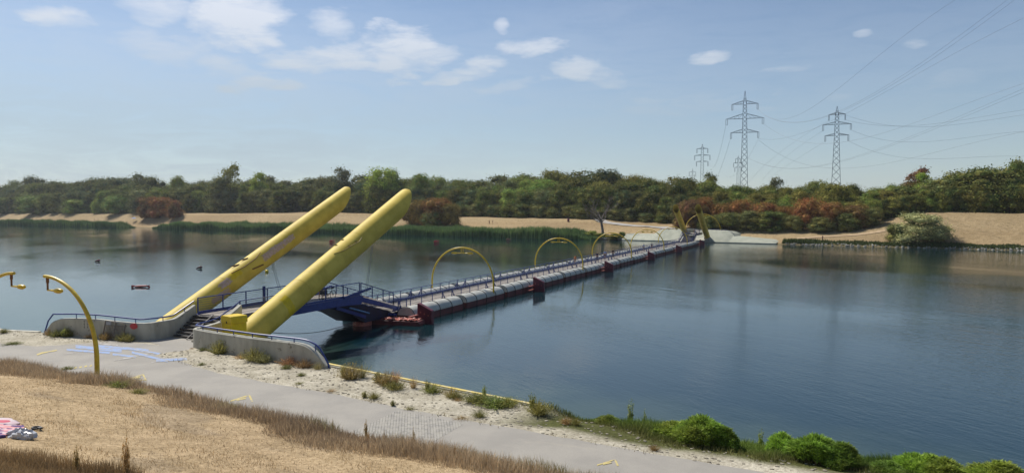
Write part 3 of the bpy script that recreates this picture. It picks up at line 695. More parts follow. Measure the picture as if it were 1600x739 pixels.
lf = W(152, 592, GZ)
quarter_lamp((lf.x, lf.y, GZ), -1, 'tall curved yellow lamp post standing at the edge of the dry grass, whole in view')
tp = W(22, 427, GZ+5.05); quarter_lamp((tp.x-4., tp.y, GZ), 1, 'yellow curved lamp arm cut off by the left edge of the photo')
def arch_lamp(Y, label, X0=-37.75, R_=4.02, zc=1.9, z0=.55, rot=0):
    t = thing('arch_lamp', label, 'lamp', (X0, Y, 0), rot, 'yellow arch lamps spanning the floating bridge')
    pts = [Vector((R_, 0, z0)), Vector((R_, 0, z0+.7))]+[Vector((R_*cos(pi*i/36), 0, zc+R_*sin(pi*i/36))) for i in range(37)]+[Vector((-R_, 0, z0+.7)), Vector((-R_, 0, z0))]
    mb = MB(); mb.tube(pts, .095, 10); mb.build('arch', M['yellow_lamp'], t, smooth=50)
    mb = MB(); top = zc+R_
    mb.tube([(-.12, 0, top+.14), (-.12, 0, top-.62)], .045, 8); mb.tube([(.12, 0, top+.14), (.12, 0, top-.62)], .045, 8)
    mb.tube([(-.5, 0, top-.62), (.5, 0, top-.62)], .05, 8); mb.build('lamp_bracket', M['yellow_lamp'], t)
    lamp_head(t, Vector((.42, 0, top-.62)), (1, 0, 0), 1.15); lamp_head(t, Vector((-.42, 0, top-.62)), (-1, 0, 0), 1.15); return t
for Y, l in zip((70.6, 103, 133.5, 164.5, 196), ('nearest and largest yellow arch lamp over the floating bridge', 'second yellow arch lamp over the floating bridge, counted from the near bank', 'third yellow arch lamp over the floating bridge, just right of the dead tree foot', 'fourth yellow arch lamp over the bridge, in front of the left far concrete bank', 'fifth and last yellow arch lamp over the bridge, beside the far footbridge')):
    arch_lamp(Y, l)
arch_lamp(252, 'large yellow arch lamp on the far bank behind the two far tubes', X0=-38.0, R_=6.2, zc=3.2, z0=2.2)

# ---------------- footbridges (gangways) ----------------
def rail_set(mb, x, pts, step=2.0, wires=0, mbw=None, h=1.1, post=.035, top=.045):
    """pts: deck line (y,z); posts and top rail h above"""
    P = [Vector((x, y, z)) for y, z in pts]
    for a_, b_ in zip(P[:-1], P[1:]):
        mb.beam(a_+Vector((0, 0, h)), b_+Vector((0, 0, h)), top*1.6, top*1.5)
        n = max(1, round((b_-a_).length/step))
        for i in range(n): 
            q = a_.lerp(b_, i/n); mb.beam(q, q+Vector((0, 0, h)), post*1.9, post*1.9)
        if wires:
            for k in range(wires): mbw.tube([a_+Vector((0, 0, h*(k+1)/(wires+1))), b_+Vector((0, 0, h*(k+1)/(wires+1)))], .012, 4)
    mb.beam(P[-1], P[-1]+Vector((0, 0, h)), post*1.9, post*1.9)
def gangway(loc, rz, label):
    t = thing('footbridge', label, 'footbridge', loc, rz, 'blue steel footbridges at the ends of the floating bridge')
    # local frame: x across (-2..2), y from the land end (0) to the float (20.6)
    mb = MB(); mb.box((0, 6.65, 2.86), (3.75, 13.3, .08)); mb.build('deck', M['deck'], t)
    for x in (-1.95, 1.95):
        mb = MB(); mb.prism([(-.1, 2.93), (13.4, 2.93), (13.7, 2.8), (13.4, 2.15), (12.2, 2.25), (10.6, 2.33), (9.2, 2.36), (-.1, 2.36)], 'X', x-.11, x+.11); mb.build('side_beam', M['blue'], t, bevel=.015)
        mb = MB(); mb.prism([(13.3, 2.86), (20.4, .88), (20.4, .58), (13.3, 2.42)], 'X', x-.09, x+.09); mb.build('stringer', M['blue'], t, bevel=.012)
        mb = MB(); mw = MB(); rail_set(mb, x, [(0, 2.93), (13.3, 2.93)], 2.2, 6, mw); rail_set(mb, x, [(13.5, 2.93), (18.4, 1.05+.5)], 1.7, 3, mw, h=1.05); rail_set(mb, x, [(18.4, 1.0), (20.6, .85)], 1.3, 3, mw, h=1.05)
        mb.beam((x, 6.3, 2.9), (x, 6.3, 4.25), .16, .16); mb.beam((x, 0, 3.02), (x, 13.3, 3.02), .05, .16)
        r_ = mb.build('railing', M['blue_rail'], t); mw.build('rail_wires', M['steel'], r_)
        mb = MB(); mb.beam((x*1.08, 11.0, 2.98), (x*1.08, 14.7, 3.42), .12, .2); mb.build('hinge_arm', M['blue'], t, bevel=.01)
        mb = MB(); mb.beam((x*.8, 10.6, 2.2), (x*.8, 14.6, .9), .2, .26); mb.build('strut', M['blue'], t)
    mb = MB()
    for i in range(12):
        f = (i+.5)/12; mb.box((0, 13.5+6.9*f, 2.93-1.98*f), (4.12, .26, .05))
    mb.build('tread', M['deck'], t)
    mb = MB(); mb.prism([(9.6, 2.3), (13.5, 2.2), (19.5, .65), (19.0, .4), (14.6, .4), (12.4, 1.5), (10.6, 2.0)], 'X', -1.55, 1.55); mb.build('under_frame_shade', pm('shade_blue_underside', (.012, .018, .06), (.02, .02, .03), 2, .6), t)  # solid haunch, coloured near-black to stand in for the shadow below the ramp
    HR = pm('light_blue', (.10, .25, .5), None, 4, .35)
    for x in (2., -2.): mb = MB(); mb.tube([(x, 11.9, 2.05), (x, 14.6, 1.25)], .06, 8); mb.build('hydraulic_rod', HR, t)
    for y in (2, 4.5, 7, 9.5, 12):
        pass
    for y in (.6, 2.8, 5, 7.2, 9.4, 11.6): mb = MB(); mb.box((0, y, 2.7), (3.7, .12, .2)); mb.build('cross_beam', M['blue'], t)
    return t
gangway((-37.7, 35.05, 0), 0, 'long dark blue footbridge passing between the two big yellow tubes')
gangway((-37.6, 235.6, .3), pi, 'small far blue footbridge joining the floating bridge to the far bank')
mb = MB(); pts = [Vector((-36.2, 36+i*.75, 1.9-.9*sin(pi*min(i/20, 1))+(-.9)*i/20)) for i in range(21)]; mb.tube(pts, .025, 5)
tag(mb.build('mooring_rope', M['black']), 'thin dark mooring rope sagging under the near blue footbridge', 'rope')
# end floats
def end_float(loc, rz, label):
    t = thing('end_float', label, 'float', loc, rz, 'red end floats')
    mb = MB(); mb.prism([(-.6, -.6), (-.6, .22), (-.3, .4), (5.2, .4), (5.4, .15), (5.2, -.6)], 'Y', 0, 3.2); mb.build('hull', M['red_float'], t, bevel=.05)
    mb = MB()
    gx, gy = 26, 8; vs = [(1.6+3.4*i/gx, .1+1.3*j/gy+random.uniform(-.05, .05), .43+random.uniform(0, .13)) for i in range(gx+1) for j in range(gy+1)]
    mb.add(vs, [(i*(gy+1)+j, (i+1)*(gy+1)+j, (i+1)*(gy+1)+j+1, i*(gy+1)+j+1) for i in range(gx) for j in range(gy)])
    mb.build('torn_cover', M['red_pale'], t, smooth=20)
    for x in (.1,):
        mb = MB(); mb.tube([(x, -.45, -.7), (x, -.45, .35), (x, -.42, .62), (x, -.4, .72)], [.82, .84, .78, .5], 20); mb.tube([(x-.1, -.4, .7), (x-.1, -.4, .95)], [.28, .2], 10); mb.build('drum', M['red_pale'], t, smooth=50)
    return t
end_float((-37.3, 51.0, 0), radians(10), 'red end float with a pinkish drum under the ramp of the near footbridge')
end_float((-37.8, 219.4, 0), pi, 'red end float under the ramp of the far footbridge')

# ---------------- floating bridge ----------------
B0, UN, UL = 53.2, 16, 10.25
br = thing('floating_bridge', 'long floating pontoon bridge of white topped red floats with blue railings, crossing the whole river', 'bridge', (-37.6, B0, 0))
def pontoon_unit():
    mb = MB(); L = UL-.75; nL = 24; prof = []
    # outline of the section (x,z), going over the top
    nt_ = 14; mb2 = MB(); vs = []; sec = nt_+1
    for i in range(nL+1):
        y = .37+L*i/nL; ph = (i/nL*4) % 1.0; bl = 1+.045*abs(sin(pi*i/nL*4))**.6-.045
        for k in range(sec):
            a_ = pi*k/nt_; vs.append((.9*bl*cos(a_), y, .58+.78*bl*sin(a_)))
    fs = [(i*sec+k, (i+1)*sec+k, (i+1)*sec+k+1, i*sec+k+1) for i in range(nL) for k in range(nt_)]
    fs += [tuple(range(sec)), tuple(nL*sec+k for k in range(sec-1, -1, -1)), tuple([nL*sec, 0, nt_, nL*sec+nt_])]
    mb.add(vs, fs)
    me_w = mb
    mb2.prism([(-.87, -.7), (.87, -.7), (.87, .59), (-.87, .59)], 'Y', .39, .37+L-.02)
    mb3 = mb; mb.mi = 1
    for j in range(5):
        y = .37+L*j/4+(.05 if j == 0 else -.05 if j == 4 else 0)
        mb3.tube([(.9, y, -.2)]+[(.915*cos(pi*k/14), y, .58+.795*sin(pi*k/14)) for k in range(15)]+[(-.9, y, -.2)], .03, 6)
    mb4 = MB(); mb4.box((.9, .37+L/2, .66), (.05, L, .06)); mb4.box((-.9, .37+L/2, .66), (.05, L, .06))
    return me_w, mb2, mb3
a_, b_, c_ = pontoon_unit()
hull0 = b_.build('pontoon', M['red_float'], br); top0 = a_.build('pontoon_cover', [M['white_float'], M['black']], hull0, smooth=50)
def unit_rail(sgn):
    mb = MB(); n = 5; dy = UL/n
    x = 1.9*sgn
    mb.beam((x, 0, 1.93), (x, UL, 1.93), .07, .06); mb.beam((x, 0, .98), (x, UL, .98), .06, .14)
    for z in (1.28, 1.6): mb.tube([(x, 0, z), (x, UL, z)], .014, 5)
    for i in range(n):
        y = dy*(i+.5); mb.beam((x, y, .75), (x, y, 1.93), .06, .06)
        mb.tube([(x-.0, y, 1.75), (x, y+.35, 1.9)], .015, 5)
        if i in (0, n-1):
            for d in (-.36, .36): mb.beam((x+sgn*.12, y+d, .8), (x, y, 1.85), .07, .05)
            mb.beam((x+sgn*.5, y, .85), (x, y, 1.7), .06, .05)
    return mb
rl0 = unit_rail(-1).build('railing', M['blue_pale'], br); rr0 = unit_rail(1).build('railing', M['blue_pale'], br)
mb = MB()
for i in range(25): mb.box((0, UL*(i+.5)/25, .80+random.uniform(-.004, .004)), (3.7, UL/25-.03, .05))
dk0 = mb.build('deck', M['deck'], br)
mb = MB()
for y in (0.02, UL/2): mb.box((0, y, .66), (4.6, .2, .2))
cb0 = mb.build('cross_beam', M['blue'], br)
def cptree(o, par, loc):
    c = o.copy(); COL.objects.link(c); c.parent = par
    if loc is not None: c.location = loc
    for ch in list(o.children): cptree(ch, c, None)
    return c
sway = lambda i: .0
for i in range(UN):
    y = i*UL
    if i == 0:
        hull0.location = (3.1, 0, 0); cptree(hull0, br, (-3.1, 0, 0))
    else:
        cptree(hull0, br, (3.1, y, random.uniform(-.03, .03))); cptree(hull0, br, (-3.1, y, random.uniform(-.03, .03)))
        for q in (rl0, rr0, dk0, cb0): cptree(q, br, (0, y, 0))
def fin(y, h=1.95):
    mb = MB(); mb.prism([(4.45, -1.0), (4.45, h), (4.55, h+.03), (5.95, h-.6), (5.95, -1.0)], 'Y', y-.22, y+.22); f = mb.build('fin', M['maroon'], br, bevel=.04)
    mb = MB()
    for z in (.25, .75): mb.box((4.5, y-1.0, z), (.2, 1.5, .09))
    for k in range(3): mb.tube([(4.8+.4*k, y-.26, 1.0-.12*k), (4.8+.4*k, y-.2, 1.0-.12*k)], .07, 8)
    mb.build('rung', M['red_pale'], f)
for Y in (53.6, 81.2, 113, 145, 176.5, 214): fin(Y-B0, 1.8)

# ---------------- far abutment ----------------
def slab(name, label, poly, cat='embankment'):
    """poly: (s, t, z) front foot to back top pairs -> solid wedge"""
    t0 = thing(name, label, cat, s2w(poly[0][0], poly[0][1], 0))
    return t0
def far_bank(label, ss, foot, top, tb, name='concrete_bank'):
    """lengthwise stations ss, foot t, top (t,z) at each"""
    mb = MB(); vs = []; n = len(ss)
    for s_, tf, (tt_, z) in zip(ss, foot, top):
        for p in ((s_, tf, -.6), (s_, tf, .28), (s_, tt_, z), (s_, tb, z-.1), (s_, tb, -.6)): vs.append(s2w(*p))
    fs = []
    for i in range(n-1):
        for k in range(5): fs.append((i*5+k, (i+1)*5+k, (i+1)*5+(k+1) % 5, i*5+(k+1) % 5))
    fs += [tuple(range(5)), tuple((n-1)*5+k for k in range(4, -1, -1))]
    mb.add(vs, fs); return tag(mb.build(name, M['concrete_far'], smooth=25), label, 'embankment')
far_bank('pale sloping concrete bank left of the far footbridge, raised at its right end', [-114, -103.3, -102.6, -101.4, -100.2, -92.0], [224, 224, 224, 224, 224, 224], [(228, 2.3), (228, 2.35), (228.3, 3.0), (229, 3.9), (229, 4.1), (229, 4.15)], 238)
far_bank('pale sloping concrete bank right of the two far tubes, stepping down to the right', [-86.6, -84.5, -80, -77.5, -76.0, -75.4, -74.9, -62, -60.5], [223.5, 223.5, 223.5, 224, 224, 224, 224, 224, 224.5], [(229, 4.0), (229, 3.95), (229, 3.85), (229, 3.6), (229, 3.1), (229, 2.6), (228, 2.15), (228, 1.35), (228, .8)], 238)
mb = MB(); P = [s2w(-92.3, 219.5, 0), s2w(-82.2, 219.8, 0), s2w(-84.8, 231, 0), s2w(-92.3, 231, 0)]
lo_ = [(p.x, p.y, -.8) for p in P]; tpz = [(.15, 0), (.15, 1), (3.1, 2), (3.1, 3)]
hi_ = [(P[0].x, P[0].y, .3), (P[1].x, P[1].y, .12), (P[2].x, P[2].y, 3.0), (P[3].x, P[3].y, 3.0)]
mb.add(lo_+hi_, [(0, 3, 2, 1), (4, 5, 6, 7), (0, 1, 5, 4), (1, 2, 6, 5), (2, 3, 7, 6), (3, 0, 4, 7)])
tag(mb.build('tube_foundation', M['concrete'], smooth=25), 'dark pointed concrete foundation under the far footbridge and the right far tube', 'foundation')
def far_line(name, label, pts, mat, wd, h, cat):
    mb = MB()
    for a, b in zip(pts[:-1], pts[1:]): mb.beam(a, b, wd, h)
    return tag(mb.build(name, mat), label, cat)
for lab, ss in (('dark handrail along the top of the left far concrete block', [(-102.5, 2.9), (-101.0, 3.9), (-92.5, 4.2)]), ('dark handrail along the top of the right far concrete bank', [(-86, 4.1), (-78, 3.9), (-76, 3.2), (-75.3, 2.5)])):
    mb = MB(); P = [s2w(s_, 229.1, z) for s_, z in ss]
    for a, b in zip(P[:-1], P[1:]):
        mb.tube([a+Vector((0, 0, .3)), b+Vector((0, 0, .3))], .05, 6); n = max(1, int((b-a).length/1.6))
        for i in range(n+1): q = a.lerp(b, i/n); mb.tube([q-Vector((0, 0, .1)), q+Vector((0, 0, .3))], .035, 5)
    tag(mb.build('handrail', M['blue']), lab, 'handrail')
# ---------------- foliage ----------------
def crown_mesh(name, n_leaf, leaf, lobes, seed, env=(1, 1, 1), low=.06, flat=.8, lobe_r=(.2, .34), inner=True, droop=0.):
    """crown in a unit box: radius ~.5, height 1"""
    r = np.random.default_rng(seed); V = []; F = []
    cs = []
    for i in range(lobes):
        th = r.uniform(0, 2*pi); u = r.uniform(0, 1)**.75; z = low+(.94-low)*u
        w_ = sqrt(max(0, 1-((z-.42)/.56)**2)) if z > .42 else (.80+.2*(z/.42))
        rad = .36*w_*r.uniform(.35, 1.)**.5; lr = r.uniform(*lobe_r)*(.75+.25*w_)
        if z+lr*flat > 1.03: z = 1.03-lr*flat
        cs.append((rad*cos(th)*env[0], rad*sin(th)*env[1], max(z, lr*.5), lr))
    cs = np.array(cs); wts = cs[:, 3]**2; pick = r.choice(len(cs), n_leaf, p=wts/wts.sum())
    d = r.normal(size=(n_leaf, 3)); d /= np.linalg.norm(d, axis=1)[:, None]; d[:, 2] = np.where((d[:, 2] < -.25) & (r.random(n_leaf) < .6), -d[:, 2], d[:, 2])
    rr = cs[pick, 3]*(1-.28*r.random(n_leaf)**2+.1*r.normal(size=n_leaf)*.6)
    P = cs[pick, :3]+d*rr[:, None]*np.array([1, 1, flat])*(1+np.where(r.random(n_leaf) < .2, r.uniform(0, .2, n_leaf), 0)/cs[pick, 3]*.5)[:, None]; P[:, 2] = np.maximum(P[:, 2]-droop*r.random(n_leaf), .01)
    nrm = d*.75+r.normal(size=(n_leaf, 3))*.6; nrm /= np.linalg.norm(nrm, axis=1)[:, None]
    a = np.cross(nrm, r.normal(size=(n_leaf, 3))); a /= np.linalg.norm(a, axis=1)[:, None]; b_ = np.cross(nrm, a)
    sz = leaf*r.uniform(.6, 1.4, n_leaf)[:, None]
    q = np.stack([P-a*sz, P-b_*sz*.62, P+a*sz, P+b_*sz*.62], 1)   # diamond shaped clump of leaves
    V = q.reshape(-1, 3); F = np.arange(n_leaf*4).reshape(-1, 4)
    if inner:
        mbi = MB()
        for c in cs: mbi.ellip(c[:3], (c[3]*.55, c[3]*.55, c[3]*.55*flat), 7, 5)
        vi = np.array(mbi.v); fi = np.array(mbi.f); F = np.concatenate([F, fi+len(V)]); V = np.concatenate([V, vi])
    V[:, :2] /= (np.percentile(V[:, :2], 99.5)-np.percentile(V[:, :2], .5)); V[:, 2] -= np.percentile(V[:, 2], 1)*(.0 if low > .2 else 1.); V[:, 2] /= np.percentile(V[:, 2], 99.7)
    o = npmesh(name, V, F, M['leaf']); me = o.data; bpy.data.objects.remove(o); return me
CR = [crown_mesh('crown', 10500, .0145, 48, 100+i, env=(1, 1), lobe_r=(.11, .24)) for i in range(5)]                      # round oaks and maples
CP = [crown_mesh('crown', 7500, .014, 36, 200+i, env=(.75, .75), lobe_r=(.08, .2), inner=True) for i in range(3)]   # looser, taller
CS = [crown_mesh('crown', 4200, .016, 26, 300+i, env=(.7, .7), lobe_r=(.08, .15), low=.35, inner=False) for i in range(2)]   # sparse open crowns
CB = [crown_mesh('crown', 7000, .018, 28, 400+i, env=(1.1, 1.1), low=.02, lobe_r=(.22, .36)) for i in range(4)]   # bushes
def trunk_mesh(seed, h=.5, limbs=5):
    r = random.Random(seed); mb = MB()
    mb.tube([(0, 0, -.05), (.005, 0, .1), (-.01, .01, h*.6), (.01, 0, h+.2)], [.032, .024, .018, .006], 8)
    for k in range(limbs):
        a = r.uniform(0, 2*pi); z = h*r.uniform(.4, 1.0); mb.tube([(0, 0, z), (.14*cos(a), .14*sin(a), z+.14), (.26*cos(a), .26*sin(a), z+.34)], [.014, .009, .003], 6)
    o = mb.build('trunk', M['bark']); me = o.data; bpy.data.objects.remove(o); return me
TM = [trunk_mesh(i) for i in range(3)]
def plant(kind, X, Y, z, h, wd, color, mesh, label, cat, group, trunk=True, rz=None):
    t = thing(kind, label, cat, (X, Y, z), rz if rz is not None else random.uniform(0, 6.28), group)
    c = bpy.data.objects.new('crown' if trunk else 'foliage', mesh); COL.objects.link(c); c.parent = t; c.scale = (wd, wd, h); c.color = (*[x*(.62 if (color[0] > color[1] and kind == 'bush') or color[0] > 2*color[1] else 1.) for x in color], 1)
    s = bpy.data.objects.new('trunk' if trunk else 'stem', random.choice(TM)); COL.objects.link(s); s.parent = t; s.scale = (h*.9, h*.9, h*.75)
    return t
def farz(s, t): return float(far_z(np.array([float(s)]), np.array([float(t)]))[0])
DG = (.030, .048, .015); MG = (.058, .088, .024); GG = (.055, .075, .040); YG = (.13, .18, .032); OL = (.075, .080, .022); BR = (.105, .052, .026); BG = (.022, .045, .026)
LG = (.09, .135, .035)
def jit(c, k=.32): f = 1+random.uniform(-k, k); return tuple(max(.005, x*f*(1+random.uniform(-.07, .07))) for x in c)
SKX = [0, 60, 120, 180, 225, 260, 310, 335, 380, 430, 470, 520, 560, 590, 615, 650, 700, 760, 800, 850, 900, 960, 1010, 1060, 1110, 1150, 1200, 1250, 1300, 1340, 1380, 1410, 1440, 1480, 1530, 1570, 1600, 1700]
SKY_ = [283, 278, 276, 276, 277, 279, 280, 281, 278, 275, 278, 276, 283, 266, 268, 272, 273, 277, 273, 268, 266, 266, 272, 274, 283, 288, 291, 288, 284, 288, 287, 280, 278, 272, 268, 262, 256, 250]
FRX = [0, 230, 330, 560, 640, 700, 760, 850, 1000, 1060, 1200, 1370, 1400, 1500, 1700]
FRT = [248, 252, 268, 285, 290, 290, 288, 283, 272, 262, 258, 258, 262, 266, 268]
def region(px):
    if px < 230: return 'at far left'
    if px < 440: return 'left of the yellow tubes'
    if px < 650: return 'behind the tube tips'
    if px < 860: return 'between tubes and parked car'
    if px < 1040: return 'behind the dead tree'
    if px < 1230: return 'under the tallest pylon'
    if px < 1400: return 'under the right pylon'
    return 'above the right dry slope'
CN = {DG: 'dark green', MG: 'mid green', GG: 'grey green', YG: 'bright yellow green', OL: 'olive green', BG: 'deep blue green', LG: 'light green'}
def pick_col(px, row):
    if px < 430: ch = [DG, DG, BG, GG, MG, DG]
    elif px < 620: ch = [DG, BG, GG, DG, DG]
    elif px < 860: ch = [MG, GG, DG, MG, BG, LG]
    elif px < 1180: ch = [DG, OL, DG, MG, OL, BG, DG]
    elif px < 1400: ch = [OL, MG, DG, OL, LG]
    else: ch = [MG, DG, OL, MG, DG]
    return random.choice(ch)
NT = 0
NROW = 4
for row in range(NROW):
    px = -30+row*7
    while px < 1660:
        t_ = float(np.interp(px, FRX, FRT))+row*13+random.uniform(-3, 3)
        X, Y = PT(px, t_); d = depth(X, Y); s_, _ = w2s(X, Y); z0 = farz(s_, t_)-.3
        ysk = float(np.interp(px, SKX, SKY_))
        ybase = 332+(CAMH-z0)*FPX/d
        frac = [.66, .84, .96, 1.0][row] if not 1040 < px < 1400 else [.62, .8, .95, 1.][row]
        ytop = ybase+(ysk-ybase)*frac*(random.uniform(.86, 1.03) if row < 2 else random.choice((random.uniform(.80, .95), random.uniform(.92, 1.07))))
        h = (ybase-ytop)*d/FPX
        wd = h*random.uniform(.75, 1.1)
        col = pick_col(px, row); mesh = random.choice(CR if random.random() < .62 else CP) if row < 3 or random.random() < .8 else random.choice(CS)
        lab = CN[col]+' '+('round crowned tree' if mesh in CR else 'loose crowned tree')+', '+['front row', 'second row', 'third row', 'back row'][row]+' of wood, '+region(px)
        plant('broadleaf_tree', X, Y, z0, h, wd, jit(col), mesh, lab, 'tree', CN[col]+' trees of the far wood '+region(px)+', '+['front row', 'second row', 'third row', 'back row'][row]); NT += 1
        px += max(15, wd*FPX/d*.56)*random.uniform(.85, 1.15)*(1. if row < 3 else 1.25)
print('wood trees', NT)
def put(px, ybase, ytop, wpx, t_, col, mesh, label, kind='tree', cat='tree', group=None, trunk=True, jitter=.05):
    X, Y = PT(px, t_); d = depth(X, Y); s_, _ = w2s(X, Y); z0 = farz(s_, t_)
    zt = CAMH-(ytop-332)*d/FPX; return plant(kind, X, Y, z0-.2, zt-z0+.2, wpx*d/FPX, jit(col, jitter), mesh, label, cat, group, trunk)
# single trees that stand out of the skyline
put(360, 332, 256, 34, 275, (.10, .12, .03), CS[0], 'thin pale topped tree rising highest left of the tubes, with gaps in its crown')
put(348, 332, 276, 52, 270, GG, CP[0], 'grey green spreading tree under the thin pale topped tree')
put(405, 330, 270, 34, 282, YG, CP[1], 'yellow green tree left of the left tube tip, in the far wood')
put(536, 330, 262, 34, 300, (.03, .045, .03), CS[1], 'dark open crowned tree standing above the wood over the left tube tip')
put(598, 330, 262, 58, 290, YG, CP[2], 'tall bright yellow green tree between the tips of the two yellow tubes')
put(610, 330, 265, 36, 296, LG, CP[0], 'light green tree close behind the tall yellow green tree')
put(660, 330, 272, 44, 292, (.07, .11, .035), CR[2], 'mid green broad tree right of the right tube tip')
put(225, 330, 272, 40, 275, (.07, .085, .05), CS[0], 'grey hazy tree with an open top at the left of the wood')
put(277, 330, 275, 28, 277, (.10, .13, .03), CR[1], 'small yellow green crown in the dark wood left of the tubes')
put(1213, 350, 277, 24, 300, (.035, .045, .03), CS[1], 'small open crowned dark tree standing up between the two big pylons')
put(1432, 340, 262, 40, 292, (.14, .045, .04), CS[0], 'dark red crowned tree above the wood right of the pylons')
put(1442, 335, 270, 34, 288, YG, CP[1], 'bright green tree below the dark red crowned tree')
put(1110, 350, 270, 26, 292, DG, CS[1], 'small dark open tree left of the tallest pylon')
put(1545, 340, 262, 120, 272, (.035, .055, .018), CR[0], 'large dark round tree at the right edge of the wood')
put(1592, 335, 250, 60, 276, (.05, .085, .025), CR[3], 'tall green tree at the right border of the photo')
put(1470, 335, 278, 70, 268, (.055, .075, .03), CP[2], 'broad olive grey tree over the dry slope on the right')
put(1305, 352, 287, 60, 270, OL, CR[1], 'olive round tree at the foot of the right hand pylon')
# pale green bushes and small trees, far left
for px, yt, wp, c in ((12, 308, 36, MG), (58, 305, 52, (.075, .115, .035)), (120, 311, 40, LG), (153, 312, 20, (.11, .16, .035)), (187, 304, 50, (.08, .125, .04)), (92, 313, 30, OL)):
    put(px, 332, yt, wp, 247, c, random.choice(CB), {12: 'green bush at the very left edge of the far meadow', 58: 'broad mid green bush on the far meadow, second from the left edge', 120: 'light green bush in the middle of the far left row', 153: 'small narrow yellow green bush left of the round light green one', 187: 'round light green bush left of the reddish brown bush', 92: 'low olive bush between two taller green ones at the far left'}[px], 'bush', 'bush', 'green bushes on the far left meadow', False)
# brown bushes
for i, (px, yb, yt, wp, t_, c, lab) in enumerate(((232, 338, 307, 36, 238, BR, 'left half of the reddish brown pair of bushes on the left meadow'), (250, 338, 308, 44, 238, (.19, .08, .04), 'reddest large bush on the left meadow, between brown neighbours'), (274, 338, 313, 28, 238, (.14, .06, .035), 'smaller brown bush at the right end of the left brown group'),
    (655, 343, 312, 44, 243, (.13, .085, .03), 'olive brown bush at the right tube tip'), (682, 343, 309, 54, 243, (.17, .075, .035), 'reddish brown bush right of the right tube tip'), (706, 343, 318, 34, 243, (.10, .08, .03), 'brownish green bush at the right end of the brown group behind the reeds'), (640, 343, 320, 30, 243, (.09, .055, .03), 'low brown bush partly hidden by the right tube'), (676, 343, 330, 40, 240, (.05, .065, .03), 'low green bush in front of the brown group behind the reeds'),
    (1080, 352, 312, 46, 246, (.12, .055, .04), 'dusky brown bush between the two far tubes'), (1062, 352, 322, 26, 245, (.09, .04, .035), 'purple brown bush left of the far tubes'), (1102, 345, 308, 34, 250, (.17, .065, .035), 'high reddish crown just right of the far right tube'), (1130, 350, 317, 44, 248, (.16, .065, .03), 'reddish bush right of the far tubes'), (1160, 350, 312, 42, 250, (.18, .085, .035), 'orange brown bush below the tallest pylon'), (1196, 352, 316, 50, 248, (.19, .075, .04), 'wide rusty bush left of the gap under the pylons'),
    (1226, 352, 322, 30, 247, (.15, .075, .03), 'small rusty bush beside the green shrub under the pylons'), (1268, 352, 309, 60, 248, (.20, .08, .04), 'large rusty red bush at the right of the brown row'), (1297, 354, 316, 44, 246, (.20, .085, .045), 'reddest bush near the right end of the brown row'), (1340, 352, 320, 56, 250, (.10, .05, .03), 'dull purple brown bush at the right end of the brown row'))):
    put(px, yb, yt, wp, t_, c, CB[i % 4], lab, 'bush', 'bush', 'brown and reddish bushes on the far meadow', False)
for i, (px, yt, wp, t_) in enumerate(((1140, 332, 46, 243), (1170, 329, 44, 243), (1206, 330, 50, 243), (1240, 336, 38, 243), (1110, 336, 36, 243), (1285, 339, 44, 243), (1325, 333, 42, 245), (1360, 324, 40, 250))):
    put(px, 354, yt, wp, t_, [(.045, .065, .025), (.06, .075, .03)][i % 2], (CR+CB)[(i*2) % 9], ['long', 'broad', 'rounded', 'small', 'low', 'wide', 'dark', 'tall'][i]+' green shrub at the foot of the brown bushes, number %s from the far tubes' % ['two', 'three', 'four', 'five', 'one', 'six', 'seven', 'eight'][i], 'bush', 'bush', 'green shrubs below the brown bushes', False)
# low shrub band in front of the wood
px = 725; i = 0
while px < 1050:
    yb = np.interp(px, [725, 860, 1000, 1050], [335, 340, 346, 350]); t_ = float(np.interp(px, [725, 850, 1000, 1060], [284, 278, 268, 258]))
    put(px, yb, yb-random.uniform(14, 22), random.uniform(30, 44), t_, random.choice([(.035, .052, .026), DG, (.06, .07, .03)]), random.choice(CB), 'low grey green shrub at the edge of the far wood '+region(px), 'bush', 'bush', 'low shrubs along the edge of the wood '+region(px), False); px += 24; i += 1
# waterside bushes near the car
for px, yt, wp, t_, c, lab in ((893, 366, 24, 227, (.12, .15, .035), 'yellow green bush on the shore in front of the parked car'), (904, 362, 14, 228, (.05, .07, .025), 'dark bush on the shore just right of the car front'), (914, 363, 26, 227, (.13, .165, .03), 'round yellow green waterside bush second right of the car'), (926, 360, 16, 228, (.08, .12, .025), 'darker round bush between the car and the dead tree'), (938, 364, 26, 227, (.06, .09, .025), 'low green bush at the foot of the dead tree'), (962, 365, 26, 226, (.045, .065, .025), 'dark green bush at the left tip of the far concrete bank'), (972, 362, 12, 228, (.06, .09, .03), 'small bush touching the far concrete bank'),
    (878, 366, 14, 228, (.10, .13, .03), 'small bush at the right end of the reeds')):
    put(px, 372, yt, wp, t_, c, random.choice(CB), lab, 'bush', 'bush', 'bushes on the far waterline beside the car', False)
# willow on the right shore
put(1438, 380, 333, 84, 231, (.15, .18, .10), CR[4], 'big round silvery willow bush on the right far shore', 'willow_bush', 'bush', None, False)
put(1400, 380, 350, 36, 232, (.035, .06, .02), CB[1], 'dark small bush touching the left side of the silvery willow', 'bush', 'bush', None, False)
